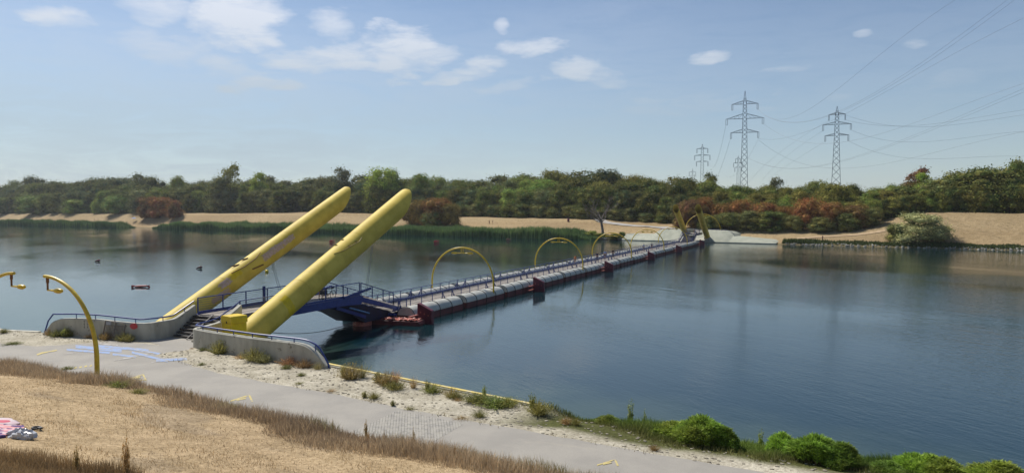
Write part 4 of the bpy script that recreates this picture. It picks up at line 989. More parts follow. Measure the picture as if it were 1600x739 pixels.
# ---------------- reeds, shore plants, stones ----------------
def blades(name, X, Y, Z, H_, Wd, lean, cols, label, cat, kind='stuff', mat=None, seg=2):
    """upright tapered blades: seg quads folded into a curve"""
    n = len(X); r = rng; a = r.uniform(0, 2*pi, n); dx, dy = np.cos(a), np.sin(a); la = r.uniform(0, 2*pi, n); l = lean*H_*r.uniform(.1, 1, n)
    V = np.empty((n, 5, 3)); b0 = np.stack([X, Y, Z], 1); wv = np.stack([dx, dy, 0*dx], 1)*(Wd/2)[:, None]
    off = np.stack([np.cos(la)*l, np.sin(la)*l, 0*l], 1); up = np.stack([0*H_, 0*H_, H_], 1)
    V[:, 0] = b0-wv; V[:, 1] = b0+wv; V[:, 2] = b0+off*.35+up*.6+wv*.7; V[:, 3] = b0+off*.35+up*.6-wv*.7; V[:, 4] = b0+off+up
    i0 = np.arange(n)*5
    F = np.concatenate([np.stack([i0, i0+1, i0+2], 1), np.stack([i0, i0+2, i0+3], 1), np.stack([i0+3, i0+2, i0+4], 1)])
    o = npmesh(name, V.reshape(-1, 3), F, mat or M['grass'], col=np.repeat(cols, 5, axis=0)); 
    if label: tag(o, label, cat, kind=kind)
    return o
def reed_bed(s0, s1, t0, t1, n, h, label, c1, c2):
    s = rng.uniform(s0, s1, n); t = rng.uniform(t0, t1, n); taper = np.clip(np.minimum(s-s0, s1-s)/10, .3, 1)
    edge = t0+1.2*fbm(s/9, s*0, 77); t = np.maximum(t, edge)
    hh = h*(.62+.2*fbm(s/7, t/3, 50)+.1*fbm(s/1.7, t, 51)+rng.uniform(-.1, .22, n))*taper*np.clip((t1+1.5-t)/2.5, .55, 1)
    X = s*C12+t*S12; Y = -s*S12+t*C12; Z = np.maximum(np.where(t < 226, 0, far_z(s, t)), -.1)-.1
    k = np.clip(.5+.35*fbm(s/10, t/3, 52)+rng.uniform(-.3, .3, n), 0, 1)[:, None]; cols = np.array(c1)*(1-k)+np.array(c2)*k
    return blades('reeds', X, Y, Z, np.clip(hh, .3, 9), rng.uniform(.16, .4, n), .22, cols, label, 'reeds')
reed_bed(-440, -124, 219, 229.5, 60000, 5.0, 'long dense band of dark green reeds on the far waterline, ending at the parked car', (.09, .17, .06), (.21, .30, .11))
reed_bed(-700, -470, 214, 224, 20000, 5.5, 'separate band of dark reeds on the far waterline at the left edge', (.065, .14, .05), (.15, .22, .08))
n = 14000; s = np.concatenate([rng.uniform(-59, 62, n//2), rng.uniform(-59, 62, n//2)]); t = rng.uniform(225.6, 229, n)
hh = (.75+.45*fbm(s/4, t/2, 61)); X = s*C12+t*S12; Y = -s*S12+t*C12; k = rng.uniform(0, 1, (n, 1))
blades('shore_plants', X, Y, far_z(s, t)-.1, np.clip(hh, .15, 2)*rng.uniform(.6, 1.2, n), rng.uniform(.15, .4, n), .35, np.array([.05, .08, .03])*(1-k)+np.array([.11, .14, .04])*k, 'low green plants in a strip along the right far waterline', 'plants')
mb = MB()
for i in range(420):
    s_ = random.uniform(-58, 60); t_ = random.uniform(225.2, 226.5); p = s2w(s_, t_, farz(s_, t_)+.05); r_ = random.uniform(.15, .4); mb.ellip(p, (r_, r_*.8, r_*.6), 6, 4)
for i in range(60):
    s_ = random.uniform(-125, -113); p = s2w(s_, random.uniform(224.8, 226.2), .25+random.random()*.4); r_ = random.uniform(.2, .5); mb.ellip(p, (r_, r_*.8, r_*.6), 6, 4)
tag(mb.build('shore_stones', pm('pale_stone', (.38, .37, .32), (.22, .21, .18), 2, .9), smooth=20), 'pale stones lying along the far waterline', 'stones', kind='stuff')
s = rng.uniform(-320, 60, 26000); t = rng.uniform(232, 285, 26000)
hh = .35*(1+.5*fbm(s/9, t/5, 71)); X = s*C12+t*S12; Y = -s*S12+t*C12; k = rng.uniform(0, 1, (26000, 1))
blades('meadow_grass', X, Y, far_z(s, t)-.03, np.clip(hh, .05, 1)*rng.uniform(.4, 1., 26000), rng.uniform(.04, .12, 26000), .6, np.array([.48, .38, .23])*(1-k)+np.array([.33, .25, .14])*k, 'dry straw coloured grass of the far meadow', 'grass')
def far_strip(name, pts, wd, mat, lift=.06):
    V = []; F = []
    for i, (s_, t_) in enumerate(pts):
        a = pts[max(i-1, 0)]; b = pts[min(i+1, len(pts)-1)]; d = Vector((b[0]-a[0], b[1]-a[1])).normalized(); nn = Vector((-d.y, d.x))*wd/2
        for sg in (-1, 1):
            q = (s_+nn.x*sg, t_+nn.y*sg); V.append(tuple(s2w(q[0], q[1], farz(*q)+lift)))
    F = [(2*i, 2*i+1, 2*i+3, 2*i+2) for i in range(len(pts)-1)]
    o = npmesh(name, np.array(V), np.array(F), mat); o['kind'] = 'structure'
    if o.data.polygons[0].normal.z < 0: o.data.flip_normals()
    return o
gp = densify([(-84, 234), (-95, 241), (-110, 247), (-124, 252), (-135, 258), (-146, 266), (-150, 276)], 1.5)
far_strip('far_path', [tuple(p) for p in gp], 4.2, pm('pale_asphalt', (.36, .34, .31), (.30, .29, .27), .5, .9), .22)
far_strip('shore_track', [(x, 232.0) for x in range(-300, -110, 3)], 1.6, pm('worn_track', (.44, .33, .21), (.38, .27, .16), .6, .95), .12)
far_strip('shore_track', [tuple(p) for p in densify([(-56, 232), (-45, 236), (-33, 241), (-27, 248), (-24, 257)], 1.5)], 1.8, pm('worn_track_light', (.42, .31, .19), (.36, .26, .15), .6, .95), .14)

# ---------------- dead tree ----------------
def dead_tree(X, Y, z, h):
    t = thing('dead_tree', 'bare leafless dead tree on the far shore, right of the parked car', 'tree', (X, Y, z))
    r = random.Random(5); mb = MB(); tr = [Vector((.3, 0, -.2)), Vector((.15, 0, h*.2)), Vector((-.25, 0, h*.38)), Vector((-.3, 0, h*.46))]
    mb.tube(tr, [.6, .5, .42, .38], 10); mb.build('trunk', M['deadwood'], t, smooth=50)
    mb = MB()
    def br_(p, d, L, rad, lv):
        pts = [p]; rs = [rad]; q = p.copy(); dd = d.copy()
        for k in range(4):
            dd = (dd+Vector((r.uniform(-.22, .22), r.uniform(-.22, .22), r.uniform(-.1, .16)))).normalized(); q = q+dd*L/4; pts.append(q.copy()); rs.append(rad*(1-.2*(k+1))+.02)
        mb.tube(pts, rs, 6 if rad > .08 else 4)
        if lv > 0:
            for k in range(3 if lv > 1 else 4):
                i = r.choice([1, 2, 3, 4]); nd_ = (dd+Vector((r.uniform(-.9, .9), r.uniform(-.9, .9), r.uniform(-.2, .6)))).normalized(); br_(pts[i], nd_, L*r.uniform(.45, .7), rs[i]*.6, lv-1)
    for d, L, rd in (((-.75, .1, .45), .42, .17), ((-.5, -.3, .7), .40, .16), ((.35, .2, .9), .5, .2), ((.7, -.1, .55), .34, .13), ((-.9, .2, .25), .34, .11), ((-.1, .5, .85), .4, .13), ((-.95, -.2, .5), .5, .12)):
        br_(tr[-1]-Vector((0, 0, r.uniform(0, .8))), Vector(d).normalized(), h*L, rd*1.7, 3)
    mb.build('branches', M['deadwood'], t, smooth=0); return t
X, Y = PT(941, 228.5); s_, _ = w2s(X, Y); dead_tree(X, Y, farz(s_, 228.5)-.1, 13.2)
# ---------------- near vegetation ----------------
def nearz(s, t): return float(near_z(np.array([float(s)]), np.array([float(t)]))[0])
def hit(px, py):
    """where the sight line meets the near ground"""
    d = Vector(ray(px, py)); k = np.arange(5, 80, .03); X, Y, Z = d.x*k, d.y*k, CAMH+d.z*k; S_, T_ = w2s(X, Y)
    i = int(np.argmax(Z < near_z(S_, T_))); s_, t_ = float(S_[i]), float(T_[i]); e = float(np.interp(s_, EDX, EDY))
    if s_ > -16 and t_ > e+1.5: t_ = e+1.5
    return s2w(s_, t_, nearz(s_, t_)), s_, t_
def strip(n, s0, s1, u0, u1):
    s = rng.uniform(s0, s1, n); u = rng.uniform(u0, u1, n); return s, np.interp(s, LOWX, LOWY)-u, u
def world(s, t): return s*C12+t*S12, -s*S12+t*C12
def mixc(a, b, k): return np.array(a)*(1-k[:, None])+np.array(b)*k[:, None]
# tall dry belt beside the path
n = 150000; s, t, u = strip(n, -56, 2, -.15, 4.4)
lim = 3.0+1.0*fbm(s/1.9, s*0, 90); keep = (u < lim)&(rng.random(n) < .35+.65*np.clip(.5+.45*fbm(s/.8, t/.8, 91), 0, 1)); s, t, u = s[keep], t[keep], u[keep]; n = len(s)
X, Y = world(s, t); e = np.clip(np.minimum((u+.3)/.7, (lim[keep]-u)/1.1), .18, 1)
hh = .50*e*(.68+.42*fbm(s/1.0, t/.8, 92)+rng.uniform(-.25, .45, n)); k = np.clip(.5+.4*fbm(s/3, t/1.5, 93)+rng.uniform(-.35, .35, n), 0, 1)
cols = mixc((.54, .435, .30), (.27, .21, .15), k); cols = np.where((rng.random(n) < .1)[:, None], np.array([.62, .48, .31]), cols)
yg = (fbm(s/5, s*0, 94) > .55)&(u < 1.0); cols[yg] = cols[yg]*.5+np.array([.10, .11, .03])
blades('dry_grass', X, Y, near_z(s, t)-.03, np.clip(hh, .06, 1.1), rng.uniform(.008, .024, n), .55, cols, 'tall dry brown grass belt along the lower edge of the path', 'grass')
# mown slope
n = 80000; s, t, u = strip(n, -52, -4, 2.2, 12); keep = rng.random(n) < np.clip(.55+.5*fbm(s/.9, t/.7, 95), .12, 1); s, t, u = s[keep], t[keep], u[keep]; n = len(s); X, Y = world(s, t)
k = np.clip(.45+.35*fbm(s/2, t/1.3, 96)+rng.uniform(-.3, .3, n), 0, 1)
blades('short_grass', X, Y, near_z(s, t)-.01, rng.uniform(.02, .085, n)*(1+1.2*np.clip(fbm(s/.7, t/.5, 88), 0, 1)), rng.uniform(.008, .02, n), 1.4, mixc((.56, .43, .26), (.38, .28, .17), k), 'short mown straw grass on the near slope', 'grass')
# coarse uncut grass in the bottom left corner
s, t = [], []
P = [hit(x, y) for x, y in ((-20, 702), (120, 716), (230, 742), (60, 775), (-60, 760))]
n = 30000; a = rng.uniform(0, 1, n); b = rng.uniform(0, 1, n)**.8
c0, c1, c2, c3 = [np.array(P[i][1:]) for i in (0, 2, 3, 4)]
ss = (c0*(1-a)[:, None]+c1*a[:, None])*(1-b)[:, None]+(c3*(1-a)[:, None]+c2*a[:, None])*b[:, None]; s, t = ss[:, 0], ss[:, 1]; X, Y = world(s, t)
k = np.clip(.5+.4*fbm(s/.8, t/.8, 97)+rng.uniform(-.3, .3, n), 0, 1)
blades('coarse_grass', X, Y, near_z(s, t)-.02, rng.uniform(.08, .42, n)*np.clip(.7+.4*fbm(s/.6, t/.6, 98), .2, 1.2), rng.uniform(.006, .016, n), .5, mixc((.46, .33, .18), (.22, .155, .085), k), 'longer coarse dry grass in the bottom left corner', 'grass')
# green bank right of the quay
n = 120000; s = rng.uniform(-17.2, 7, n); ed = np.interp(s, EDX, EDY); t = ed+rng.uniform(-2.7, 2.7, n)
w_ = np.clip((s+17)/6, .12, 1); lo_ = ed-2.6*w_+.55*fbm(s/1.2, s*0, 60); hi = ed+2.1+.3*fbm(s, s*0, 63)
keep = (t > lo_)&(t < hi)&(rng.random(n) < np.clip((t-lo_)/1.2, .12, 1)*np.clip((hi-t)/.5, .2, 1)); s, t = s[keep], t[keep]; n = len(s); X, Y = world(s, t)
dd = np.clip((t-lo_[keep])/1.4, 0, 1)
k = np.clip(.5+.4*fbm(s/1.2, t/1, 64)+rng.uniform(-.3, .3, n), 0, 1); cols = mixc((.085, .15, .026), (.22, .31, .06), k)*dd[:, None]+np.array([.20, .17, .08])*(1-dd[:, None])
blades('bank_grass', X, Y, near_z(s, t)-.03, (.08+.5*dd*np.clip(.55+.45*fbm(s/1., t/.8, 65), .1, 1.2))*rng.uniform(.6, 1.3, n), rng.uniform(.012, .03, n), .6, cols, 'lush green grass along the waterline at the lower right', 'grass')
# weeds on the sand strip
n = 9000; s = rng.uniform(-60, 4, n); up_ = np.interp(s, [-60, -46, -36, -27, -20, -10, 0], [16.4, 20.5, 20.1, 20.6, 21.0, 22.1, 23.2]); t = up_+rng.uniform(-.15, 4.3, n)
keep = (t < np.interp(s, EDX, EDY)-.1)&(fbm(s/.7, t/.5, 66)+.8*(t < up_+.25)+.5*(t > np.interp(s, EDX, EDY)-.9) > .95)&~((s > -46.5)&(s < -40)); s, t = s[keep], t[keep]; n = len(s); X, Y = world(s, t); k = rng.random(n)
blades('sand_weeds', X, Y, near_z(s, t)-.01, rng.uniform(.04, .2, n), rng.uniform(.01, .03, n), 1., mixc((.16, .17, .06), (.28, .20, .11), k), 'small sparse weeds scattered on the pale sand strip', 'weeds')
n = 1500; s = rng.uniform(-60, 4, n); up_ = np.interp(s, [-60, -46, -36, -27, -20, -10, 0], [16.4, 20.5, 20.1, 20.6, 21.0, 22.1, 23.2]); t = up_+.1+rng.uniform(0, 1, n)**1.3*3.6
keep = (t < np.interp(s, EDX, EDY)-.3)&~((s > -46.5)&(s < -41)); s, t = s[keep], t[keep]; mb = MB()
zz_ = near_z(s, t)
for i in range(len(s)):
    p = s2w(s[i], t[i]); r_ = random.uniform(.02, .075); mb.ellip((p.x, p.y, zz_[i]+r_*.1), (r_*1.2, r_*.8, r_*.5), 5, 3)
tag(mb.build('sand_pebbles', pm('pebbles', (.36, .33, .26), (.24, .21, .16), 3, .9), smooth=0), 'small pebbles and clods scattered on the pale sand strip', 'pebbles', kind='stuff')

def weed_mesh(seed, nb, nl, spread, leaf=.035, thin=.008, up=.6):
    r = np.random.default_rng(seed); V = []; F = []
    a = r.uniform(0, 2*pi, nb); rad = spread*r.uniform(0, 1, nb)**.7; L = r.uniform(.45, 1, nb)*(1-.45*rad/spread)
    ends = np.stack([rad*np.cos(a), rad*np.sin(a), L], 1); base = ends*np.array([.25, .25, 0]); mid = base*.5+ends*.5; mid[:, 2] *= 1.15
    wv = np.stack([-np.sin(a), np.cos(a), 0*a], 1)*thin; wv = np.where((np.arange(nb) % 2 == 0)[:, None], wv, np.stack([np.cos(a), np.sin(a), 0*a], 1)*thin)
    q = np.stack([base-wv, base+wv, mid+wv*.8, mid-wv*.8], 1).reshape(-1, 3); q2 = np.stack([mid-wv*.8, mid+wv*.8, ends+wv*.3, ends-wv*.3], 1).reshape(-1, 3)
    pk = r.integers(0, nb, nl); f = r.uniform(.2, 1, nl)[:, None]; P = base[pk]*(1-f)**2+2*mid[pk]*f*(1-f)+ends[pk]*f*f+r.normal(size=(nl, 3))*.03
    nn = r.normal(size=(nl, 3))+np.array([0, 0, .5]); nn /= np.linalg.norm(nn, axis=1)[:, None]; x = np.cross(nn, r.normal(size=(nl, 3))); x /= np.linalg.norm(x, axis=1)[:, None]; y = np.cross(nn, x); sz = leaf*r.uniform(.5, 1.4, nl)[:, None]
    q3 = np.stack([P-x*sz, P-y*sz*.4, P+x*sz, P+y*sz*.4], 1).reshape(-1, 3)
    V = np.concatenate([q, q2, q3]); V[:, 2] = np.maximum(V[:, 2], -.02); F = np.arange(len(V)).reshape(-1, 4)
    o = npmesh('foliage', V, F, M['weed']); me = o.data; bpy.data.objects.remove(o); return me
WD = [weed_mesh(i, 220, 900, .7) for i in range(3)]       # rounded tangle
WT = [weed_mesh(10+i, 60, 420, .28, .05) for i in range(2)]   # upright leafy
WW = [weed_mesh(20+i, 160, 120, .55, .02, .006) for i in range(2)]  # wispy dry
WK = 1.3
def weed(px, py, h, wd, col, mesh, label, group, name='weed', cat='weed'):
    p, s_, t_ = hit(px, py); o = bpy.data.objects.new(name, mesh); COL.objects.link(o); o.location = (p.x, p.y, p.z-.03)
    hk = .62 if (mesh in WT and WK > 1) else 1.; o.scale = (wd*WK, wd*WK, h*WK*hk); o.rotation_euler = (0, 0, random.uniform(0, 6)); o.color = (*[x*.78 for x in col], 1); return tag(o, label, cat, group)
G1 = 'weeds at the foot of the left curved wall'; G2 = 'weeds at the foot of the right curved wall'; G3 = 'weeds along the quay edge'; G4 = 'weed tufts on the sand strip'
gd = (.09, .10, .04); gy = (.16, .19, .05); bn = (.20, .13, .075); gg = (.12, .125, .065)
for px, py, h, wd, c, m_, lab, g in (
 (76, 524, .5, .55, bn, WW[0], 'dry brown tuft at the left end of the left curved wall', G1), (88, 526, .55, .7, gd, WD[0], 'dark green weed bush at the left end of the left wall', G1), (101, 526, 1.0, .85, gy, WT[0], 'tall yellow green leafy weed against the left wall', G1), (108, 526, .6, .6, gd, WD[1], 'dark weed right beside the tall yellow green one', G1),
 (140, 528, .35, .7, bn, WW[1], 'low dry brown weed behind the lamp post', G1), (160, 530, .75, .8, (.11, .12, .05), WT[1], 'olive weed just right of the lamp post at the wall', G1), (167, 531, .55, .6, bn, WD[2], 'reddish brown weed at the left foot of the mesh panel', G1), (194, 533, .62, .75, gd, WD[0], 'dark weed under the red graffiti spot', G1), (202, 534, .5, .6, gg, WD[1], 'grey green weed at the right foot of the mesh panel', G1),
 (344, 553, .8, 1.0, (.14, .155, .06), WD[1], 'big greyish green tangled weed bush against the left part of the right wall', G2), (316, 548, .25, .35, gd, WD[2], 'small low weed at the corner of the right wall', G2), (300, 545, .14, .25, bn, WW[0], 'tiny weed left of the corner of the right wall', G2), (397, 563, .75, 1.0, (.14, .14, .06), WD[0], 'olive weed bush against the middle of the right wall', G2), (412, 566, .5, .9, gg, WD[2], 'lower grey weed right of the olive bush', G2), (375, 560, .3, .9, (.28, .20, .12), WW[1], 'dry straw tangle between the two big weed bushes', G2),
 (452, 570, .45, 1.0, (.17, .095, .06), WD[1], 'reddish brown weed against the right part of the right wall', G2), (475, 574, .5, .8, (.15, .10, .06), WD[0], 'brown weed near the right end of the right wall', G2), (497, 577, .5, .6, (.17, .15, .08), WW[0], 'pale grey green weed at the right end of the right wall', G2), (448, 576, .25, .5, gd, WD[2], 'small green tuft on the sand below the reddish weed', G2),
 (537, 588, 1.0, .7, (.13, .15, .05), WT[0], 'tall green weed first right of the right wall at the quay', G3), (548, 592, .8, 1.0, (.17, .13, .07), WD[1], 'broad brown green bush at the quay right of the wall end', G3), (566, 590, .8, .8, gg, WW[1], 'wispy grey green weed behind the broad bush', G3), (590, 597, .95, .8, gd, WT[1], 'upright green weed at the quay under the end float reflection', G3), (604, 602, .7, .9, (.16, .12, .06), WD[2], 'brownish weed bush in the middle of the left quay group', G3), (617, 598, .75, .6, (.30, .17, .12), WW[0], 'pinkish dry flower weed at the quay', G3), (618, 608, .45, .8, gd, WD[0], 'low dark green weed below the pinkish one', G3), (646, 606, .6, .5, (.28, .18, .11), WW[1], 'thin pinkish brown weed stalks at the quay', G3), (668, 610, .8, .55, gd, WT[0], 'narrow dark weed rising over the yellow stripe', G3), (675, 613, .4, .8, (.10, .13, .04), WD[1], 'low green weed at the foot of the narrow dark one', G3), (705, 620, .5, .8, (.20, .16, .09), WW[0], 'faded brown weed tuft in the middle of the quay', G3), (712, 622, .35, .7, gd, WD[2], 'low green weed at the middle of the quay', G3), (750, 628, .4, 1.0, (.11, .12, .04), WD[0], 'brown and green weed mat in the right half of the quay', G3), (757, 622, 1.0, .4, (.15, .18, .06), WT[1], 'single tall pale green stalk near the right end of the quay', G3), (775, 636, .45, 1.2, (.07, .12, .03), WD[1], 'green grassy mat near the end of the yellow stripe', G3), (740, 628, .4, .8, gd, WD[2], 'dark weed left of the green grassy mat', G3), (795, 634, .4, .8, (.12, .13, .04), WD[0], 'olive weed just left of the end of the yellow stripe', G3), (832, 640, 1.1, .6, (.09, .14, .03), WT[0], 'upright green weed at the very end of the yellow stripe', G3), (842, 647, .6, .9, (.12, .13, .05), WD[2], 'mixed brown green weed clump right of the stripe end', G3),
 (570, 620, .5, .55, (.14, .15, .06), WT[1], 'larger grey green tuft on the middle of the sand strip', G4), (584, 622, .32, .45, gd, WD[0], 'dark little tuft beside the larger grey green tuft', G4), (614, 634, .45, .4, gd, WT[0], 'dark leafy tuft at the sand edge above the cobbles', G4), (640, 640, .2, .5, gd, WW[0], 'low dark tuft at the path edge left above the cobbles', G4), (471, 587, .2, .4, gd, WD[1], 'small green tuft on the sand below the right wall end', G4), (467, 600, .16, .5, gd, WW[1], 'flat tuft on the path edge of the sand', G4), (517, 612, .18, .5, bn, WW[0], 'brown flat tuft along the sand and path edge', G4), (715, 626, .2, .5, bn, WW[0], 'flat brown tuft below the quay middle', G4), (749, 651, .3, .5, gd, WD[2], 'dark green tuft low on the sand at the right', G4), (315, 570, .16, .35, gd, WD[1], 'tiny tuft on the left tip of the sand', G4), (722, 655, .14, .7, bn, WW[1], 'flat reddish tuft at the sand edge right of the cobbles', G4),
 (885, 662, .3, .4, bn, WD[0], 'small brown tuft on the sand right of the yellow stripe', G4), (900, 664, .3, .35, gd, WD[1], 'small dark tuft on the sand below the green bank', G4), (1022, 703, .22, .3, (.14, .09, .05), WD[2], 'small reddish clod of weed alone on the right sand', G4), (105, 577, .2, .55, gd, WD[0], 'flat grey tuft beside the yellow dashes', G4), (20, 538, .2, .9, gd, WD[1], 'low green tuft on the sand at the left edge', G4), (6, 520, .35, .5, gd, WD[2], 'small weed on the quay at the left edge', G4)):
    weed(px, py, h, wd, c, m_, lab, g)
for px, py, h, wd, c, lab in ((165, 597, .35, .7, (.08, .11, .03), 'fresh green weed at the foot of the lamp post'), (185, 604, .3, .8, (.09, .12, .03), 'green weed in the dry grass edge right of the lamp post'), (215, 614, .22, .6, (.12, .13, .05), 'small green weed further right along the dry grass edge'), (350, 640, .2, .9, (.14, .14, .05), 'yellowish green weed under the middle arrow')):
    weed(px, py, h, wd, c, random.choice(WD), lab, 'green weeds at the edge of the tall dry grass')
WK = 1.0
for px, py, h in ((299, 624, .75), (283, 612, .55), (375, 640, .5), (572, 682, .9), (575, 690, .6), (646, 700, .95), (676, 706, .6), (600, 690, .5), (520, 668, .55), (500, 665, .5), (400, 652, .4), (690, 712, .6), (710, 716, .7), (198, 742, 1.2), (120, 735, .8), (760, 728, .6)):
    weed(px, py+3, h, h*.35, random.choice([(.22, .15, .09), (.30, .20, .12)]), WT[px % 2], 'thin dry brown stalk standing in or by the tall dry grass', 'tall dry stalks in the dry grass', 'dry_stalk', 'stalk')
# leafy mounds on the green bank
def mound(px, py, h, wd, col, lab, mesh):
    p, s_, t_ = hit(px, py); t = thing('bank_shrub', lab, 'shrub', (p.x, p.y, p.z-.1), random.uniform(0, 6), 'leafy green shrubs on the near green bank')
    o = bpy.data.objects.new('foliage', mesh); COL.objects.link(o); o.parent = t; o.scale = (wd, wd, h); o.color = (*col, 1)
    return t
def mound_mesh(seed, n=17000):
    r = np.random.default_rng(seed); a = r.uniform(0, 2*pi, n); q = np.sqrt(r.uniform(0, 1, n))*.5*(.85+.3*fbm(np.cos(a)*2, np.sin(a)*2, seed+5)); x = q*np.cos(a); y = q*np.sin(a)
    top = np.sqrt(np.clip(1-(q/.52)**2, 0, 1))*(.72+.2*fbm(x*7+seed, y*7, seed)+.1*fbm(x*19, y*19, seed+1)); z = np.clip(top*(1-.55*r.random(n)**2.2), .01, 1.3)
    P = np.stack([x, y, z], 1); L = r.uniform(.06, .2, n)[:, None]*(1-.4*(q/.5)[:, None]); d = np.stack([x*1.5, y*1.5, .9+0*x], 1)+r.normal(size=(n, 3))*.45; d /= np.linalg.norm(d, axis=1)[:, None]
    s_ = np.cross(d, r.normal(size=(n, 3))); s_ /= np.linalg.norm(s_, axis=1)[:, None]; wv = s_*L*r.uniform(.05, .16, n)[:, None]
    V = np.stack([P-d*L*.4, P+wv, P+d*L, P-wv], 1).reshape(-1, 3); o = npmesh('foliage', V, np.arange(4*n).reshape(-1, 4), M['weed']); me = o.data; bpy.data.objects.remove(o); return me
CM = [mound_mesh(500+i) for i in range(3)]
bg1 = (.085, .15, .022); bg2 = (.11, .18, .027); bg3 = (.06, .105, .018)
for i, (px, py, h, wd, c, lab) in enumerate(((985, 664, 1.0, 1.7, bg1, 'round bright green shrub clump, first big one on the green bank'), (1010, 668, .6, 1.2, bg3, 'darker low shrub joined to the right of the first clump'), (952, 664, .45, 1.4, bg3, 'low green mat left of the first big clump'), (1058, 684, .8, 2.0, bg2, 'left half of the widest green shrub mass'), (1098, 692, 1.15, 2.2, bg1, 'highest middle part of the widest green shrub mass'), (1130, 699, .8, 1.3, bg3, 'dark right shoulder of the widest green shrub mass'),
    (1232, 712, .9, 1.6, bg2, 'leafy green shrub with one tall shoot, left part of the third mass'), (1272, 718, 1.0, 1.9, bg1, 'grassy green shrub in the middle of the third mass'), (1312, 726, .8, 1.5, bg3, 'right low part of the third shrub mass'), (1435, 745, 1.0, 1.7, bg2, 'fern like bright green shrub near the bottom right corner'), (1475, 752, .9, 1.6, bg1, 'green shrub right of the fern like one in the bottom right corner'), (1560, 765, .9, 2.0, bg2, 'last green shrub cut by the bottom right corner'), (1385, 740, .5, 1.3, bg3, 'low green shrub cut by the bottom edge between two masses'))):
    mound(px, py, h, wd, c, lab, CM[i % 3])
for px, py, h, c, lab in ((1060, 672, 1.7, (.16, .20, .09), 'tall thin flowering stalk above the widest green shrub mass'), (1076, 676, 1.2, (.14, .18, .07), 'second thinner stalk right of the tall flowering one'), (1248, 700, 1.3, (.16, .24, .04), 'bright green leafy shoot standing up from the third shrub mass'), (966, 655, 1.1, (.13, .17, .05), 'pale reed shoots at the left of the first clump'), (1005, 658, .95, (.14, .18, .07), 'pale reed shoots at the right of the first clump'), (1140, 688, 1.1, (.22, .22, .14), 'pale dry seed stalks at the right of the widest shrub mass'), (1440, 730, 1.2, (.11, .19, .04), 'tall feathery green shoot near the bottom right corner'), (1495, 742, 1.1, (.12, .18, .05), 'second feathery shoot near the bottom right corner'), (1575, 750, 1.3, (.13, .19, .06), 'feathery green shoot at the right border'), (1295, 708, .9, (.24, .24, .15), 'dry pale seed stalk over the third shrub mass')):
    weed(px, py, h, h*.4, c, WT[px % 2], lab, 'tall stalks and shoots on the green bank', 'plant_stalk', 'stalk')

# ---------------- pylons and wires ----------------
def zy(y, D): return CAMH+(332-y)*D/FPX
def pylon(px, D, apex, arms, bw, label, braces=1):
    d = Vector(ray(px, 332)); k = D/(d.x*-SY_+d.y*CY_); X, Y = d.x*k, d.y*k; sc = D/FPX
    fwd = Vector((X, Y, 0)).normalized(); rgt = Vector((fwd.y, -fwd.x, 0)); z0 = 9.8; zt = zy(apex, D); 
    t = thing('power_pylon', label, 'pylon', (X, Y, z0), atan2(rgt.y, rgt.x), 'lattice power pylons beyond the wood')
    Hh = zt-z0; za = zy(arms[0][0], D)-z0; f_ = max(.6, D/330) if D < 400 else (D/330)**.45
    def wdt(z):
        if z > za: return bw[0]*sc*max(.04, (Hh-z)/(Hh-za))
        return sc*(bw[0]+(bw[1]-bw[0])*((za-z)/(za-(zy(287, D)-z0)))**1.15)
    mb = MB(); lv = [0]; 
    while lv[-1] < za: lv.append(min(za, lv[-1]+max(2.0, wdt(lv[-1])*1.0)))
    lv += [za+(Hh-za)*.5, Hh]
    cn = [(-1, -1), (1, -1), (1, 1), (-1, 1)]
    Pt = lambda c, z: Vector((c[0]*wdt(z)/2, c[1]*wdt(z)/2, z))
    leg, br_ = .17*f_, .085*f_
    for z1, z2 in zip(lv[:-1], lv[1:]):
        for i in range(4):
            c = cn[i]; c2 = cn[(i+1) % 4]; mb.beam(Pt(c, z1), Pt(c, z2), leg, leg)
            mb.beam(Pt(c, z1), Pt(c2, z2), br_, br_)
            if braces: mb.beam(Pt(c2, z1), Pt(c, z2), br_, br_)
    mb.build('mast', M['steel_far'], t, smooth=0); tips = []
    for y, half, rise in arms:
        z = zy(y, D)-z0; L = half*sc; rz_ = rise*sc
        am = MB(); inss = []
        for sg in (-1, 1):
            ins = MB(); inss.append(ins)
            b = wdt(z)/2
            for q in (-b, b): am.beam((sg*b, q, z), (sg*L, 0, z), br_*1.3, br_*1.3); am.beam((sg*b, q, z+rz_), (sg*L, 0, z), br_*1.3, br_*1.3)
            for k in range(1, 4):
                x = sg*(b+(L-b)*k/4); zz = z+rz_*(1-k/4); am.beam((x, 0, z), (x, 0, zz), br_, br_); am.beam((x, 0, z), (sg*(b+(L-b)*(k-1)/4), 0, z+rz_*(1-(k-1)/4)), br_, br_)
            iz = 9*sc if D < 500 else 7*sc
            for dx in (0, -.09): ins.tube([(sg*(L+dx*L*1.), 0, z), (sg*(L+dx*L*1.), 0, z-iz)], .1*f_, 5)
            ins.beam((sg*L, 0, z-iz), (sg*L*.91, 0, z-iz), .1*f_, .1*f_)
            p = rgt*(sg*L); tips.append(Vector((X+p.x, Y+p.y, z0+z-iz)))
        a_ = am.build('cross_arm', M['steel_far'], t, smooth=0); [q_.build('insulator', M['wire'], a_, smooth=0) for q_ in inss]
    return tips
T1 = pylon(1162, 330, 144, [(164, 19.5, 5), (186.5, 28, 7.5), (208, 21, 5)], (5.2, 10.5), 'tallest lattice power pylon, left of the pair, with three cross arms')
T2 = pylon(1305.5, 370, 167.5, [(180, 12, 2.5), (195.5, 20.5, 4), (212.5, 17, 3)], (4.8, 12.5), 'second tall lattice power pylon, right of the tallest one')
T3 = pylon(1096.5, 590, 226, [(233, 8.5, 1.), (243.5, 12, 1.5), (253, 9, 1)], (3.4, 5.5), 'smaller distant lattice pylon left of the tallest pylon', 0)
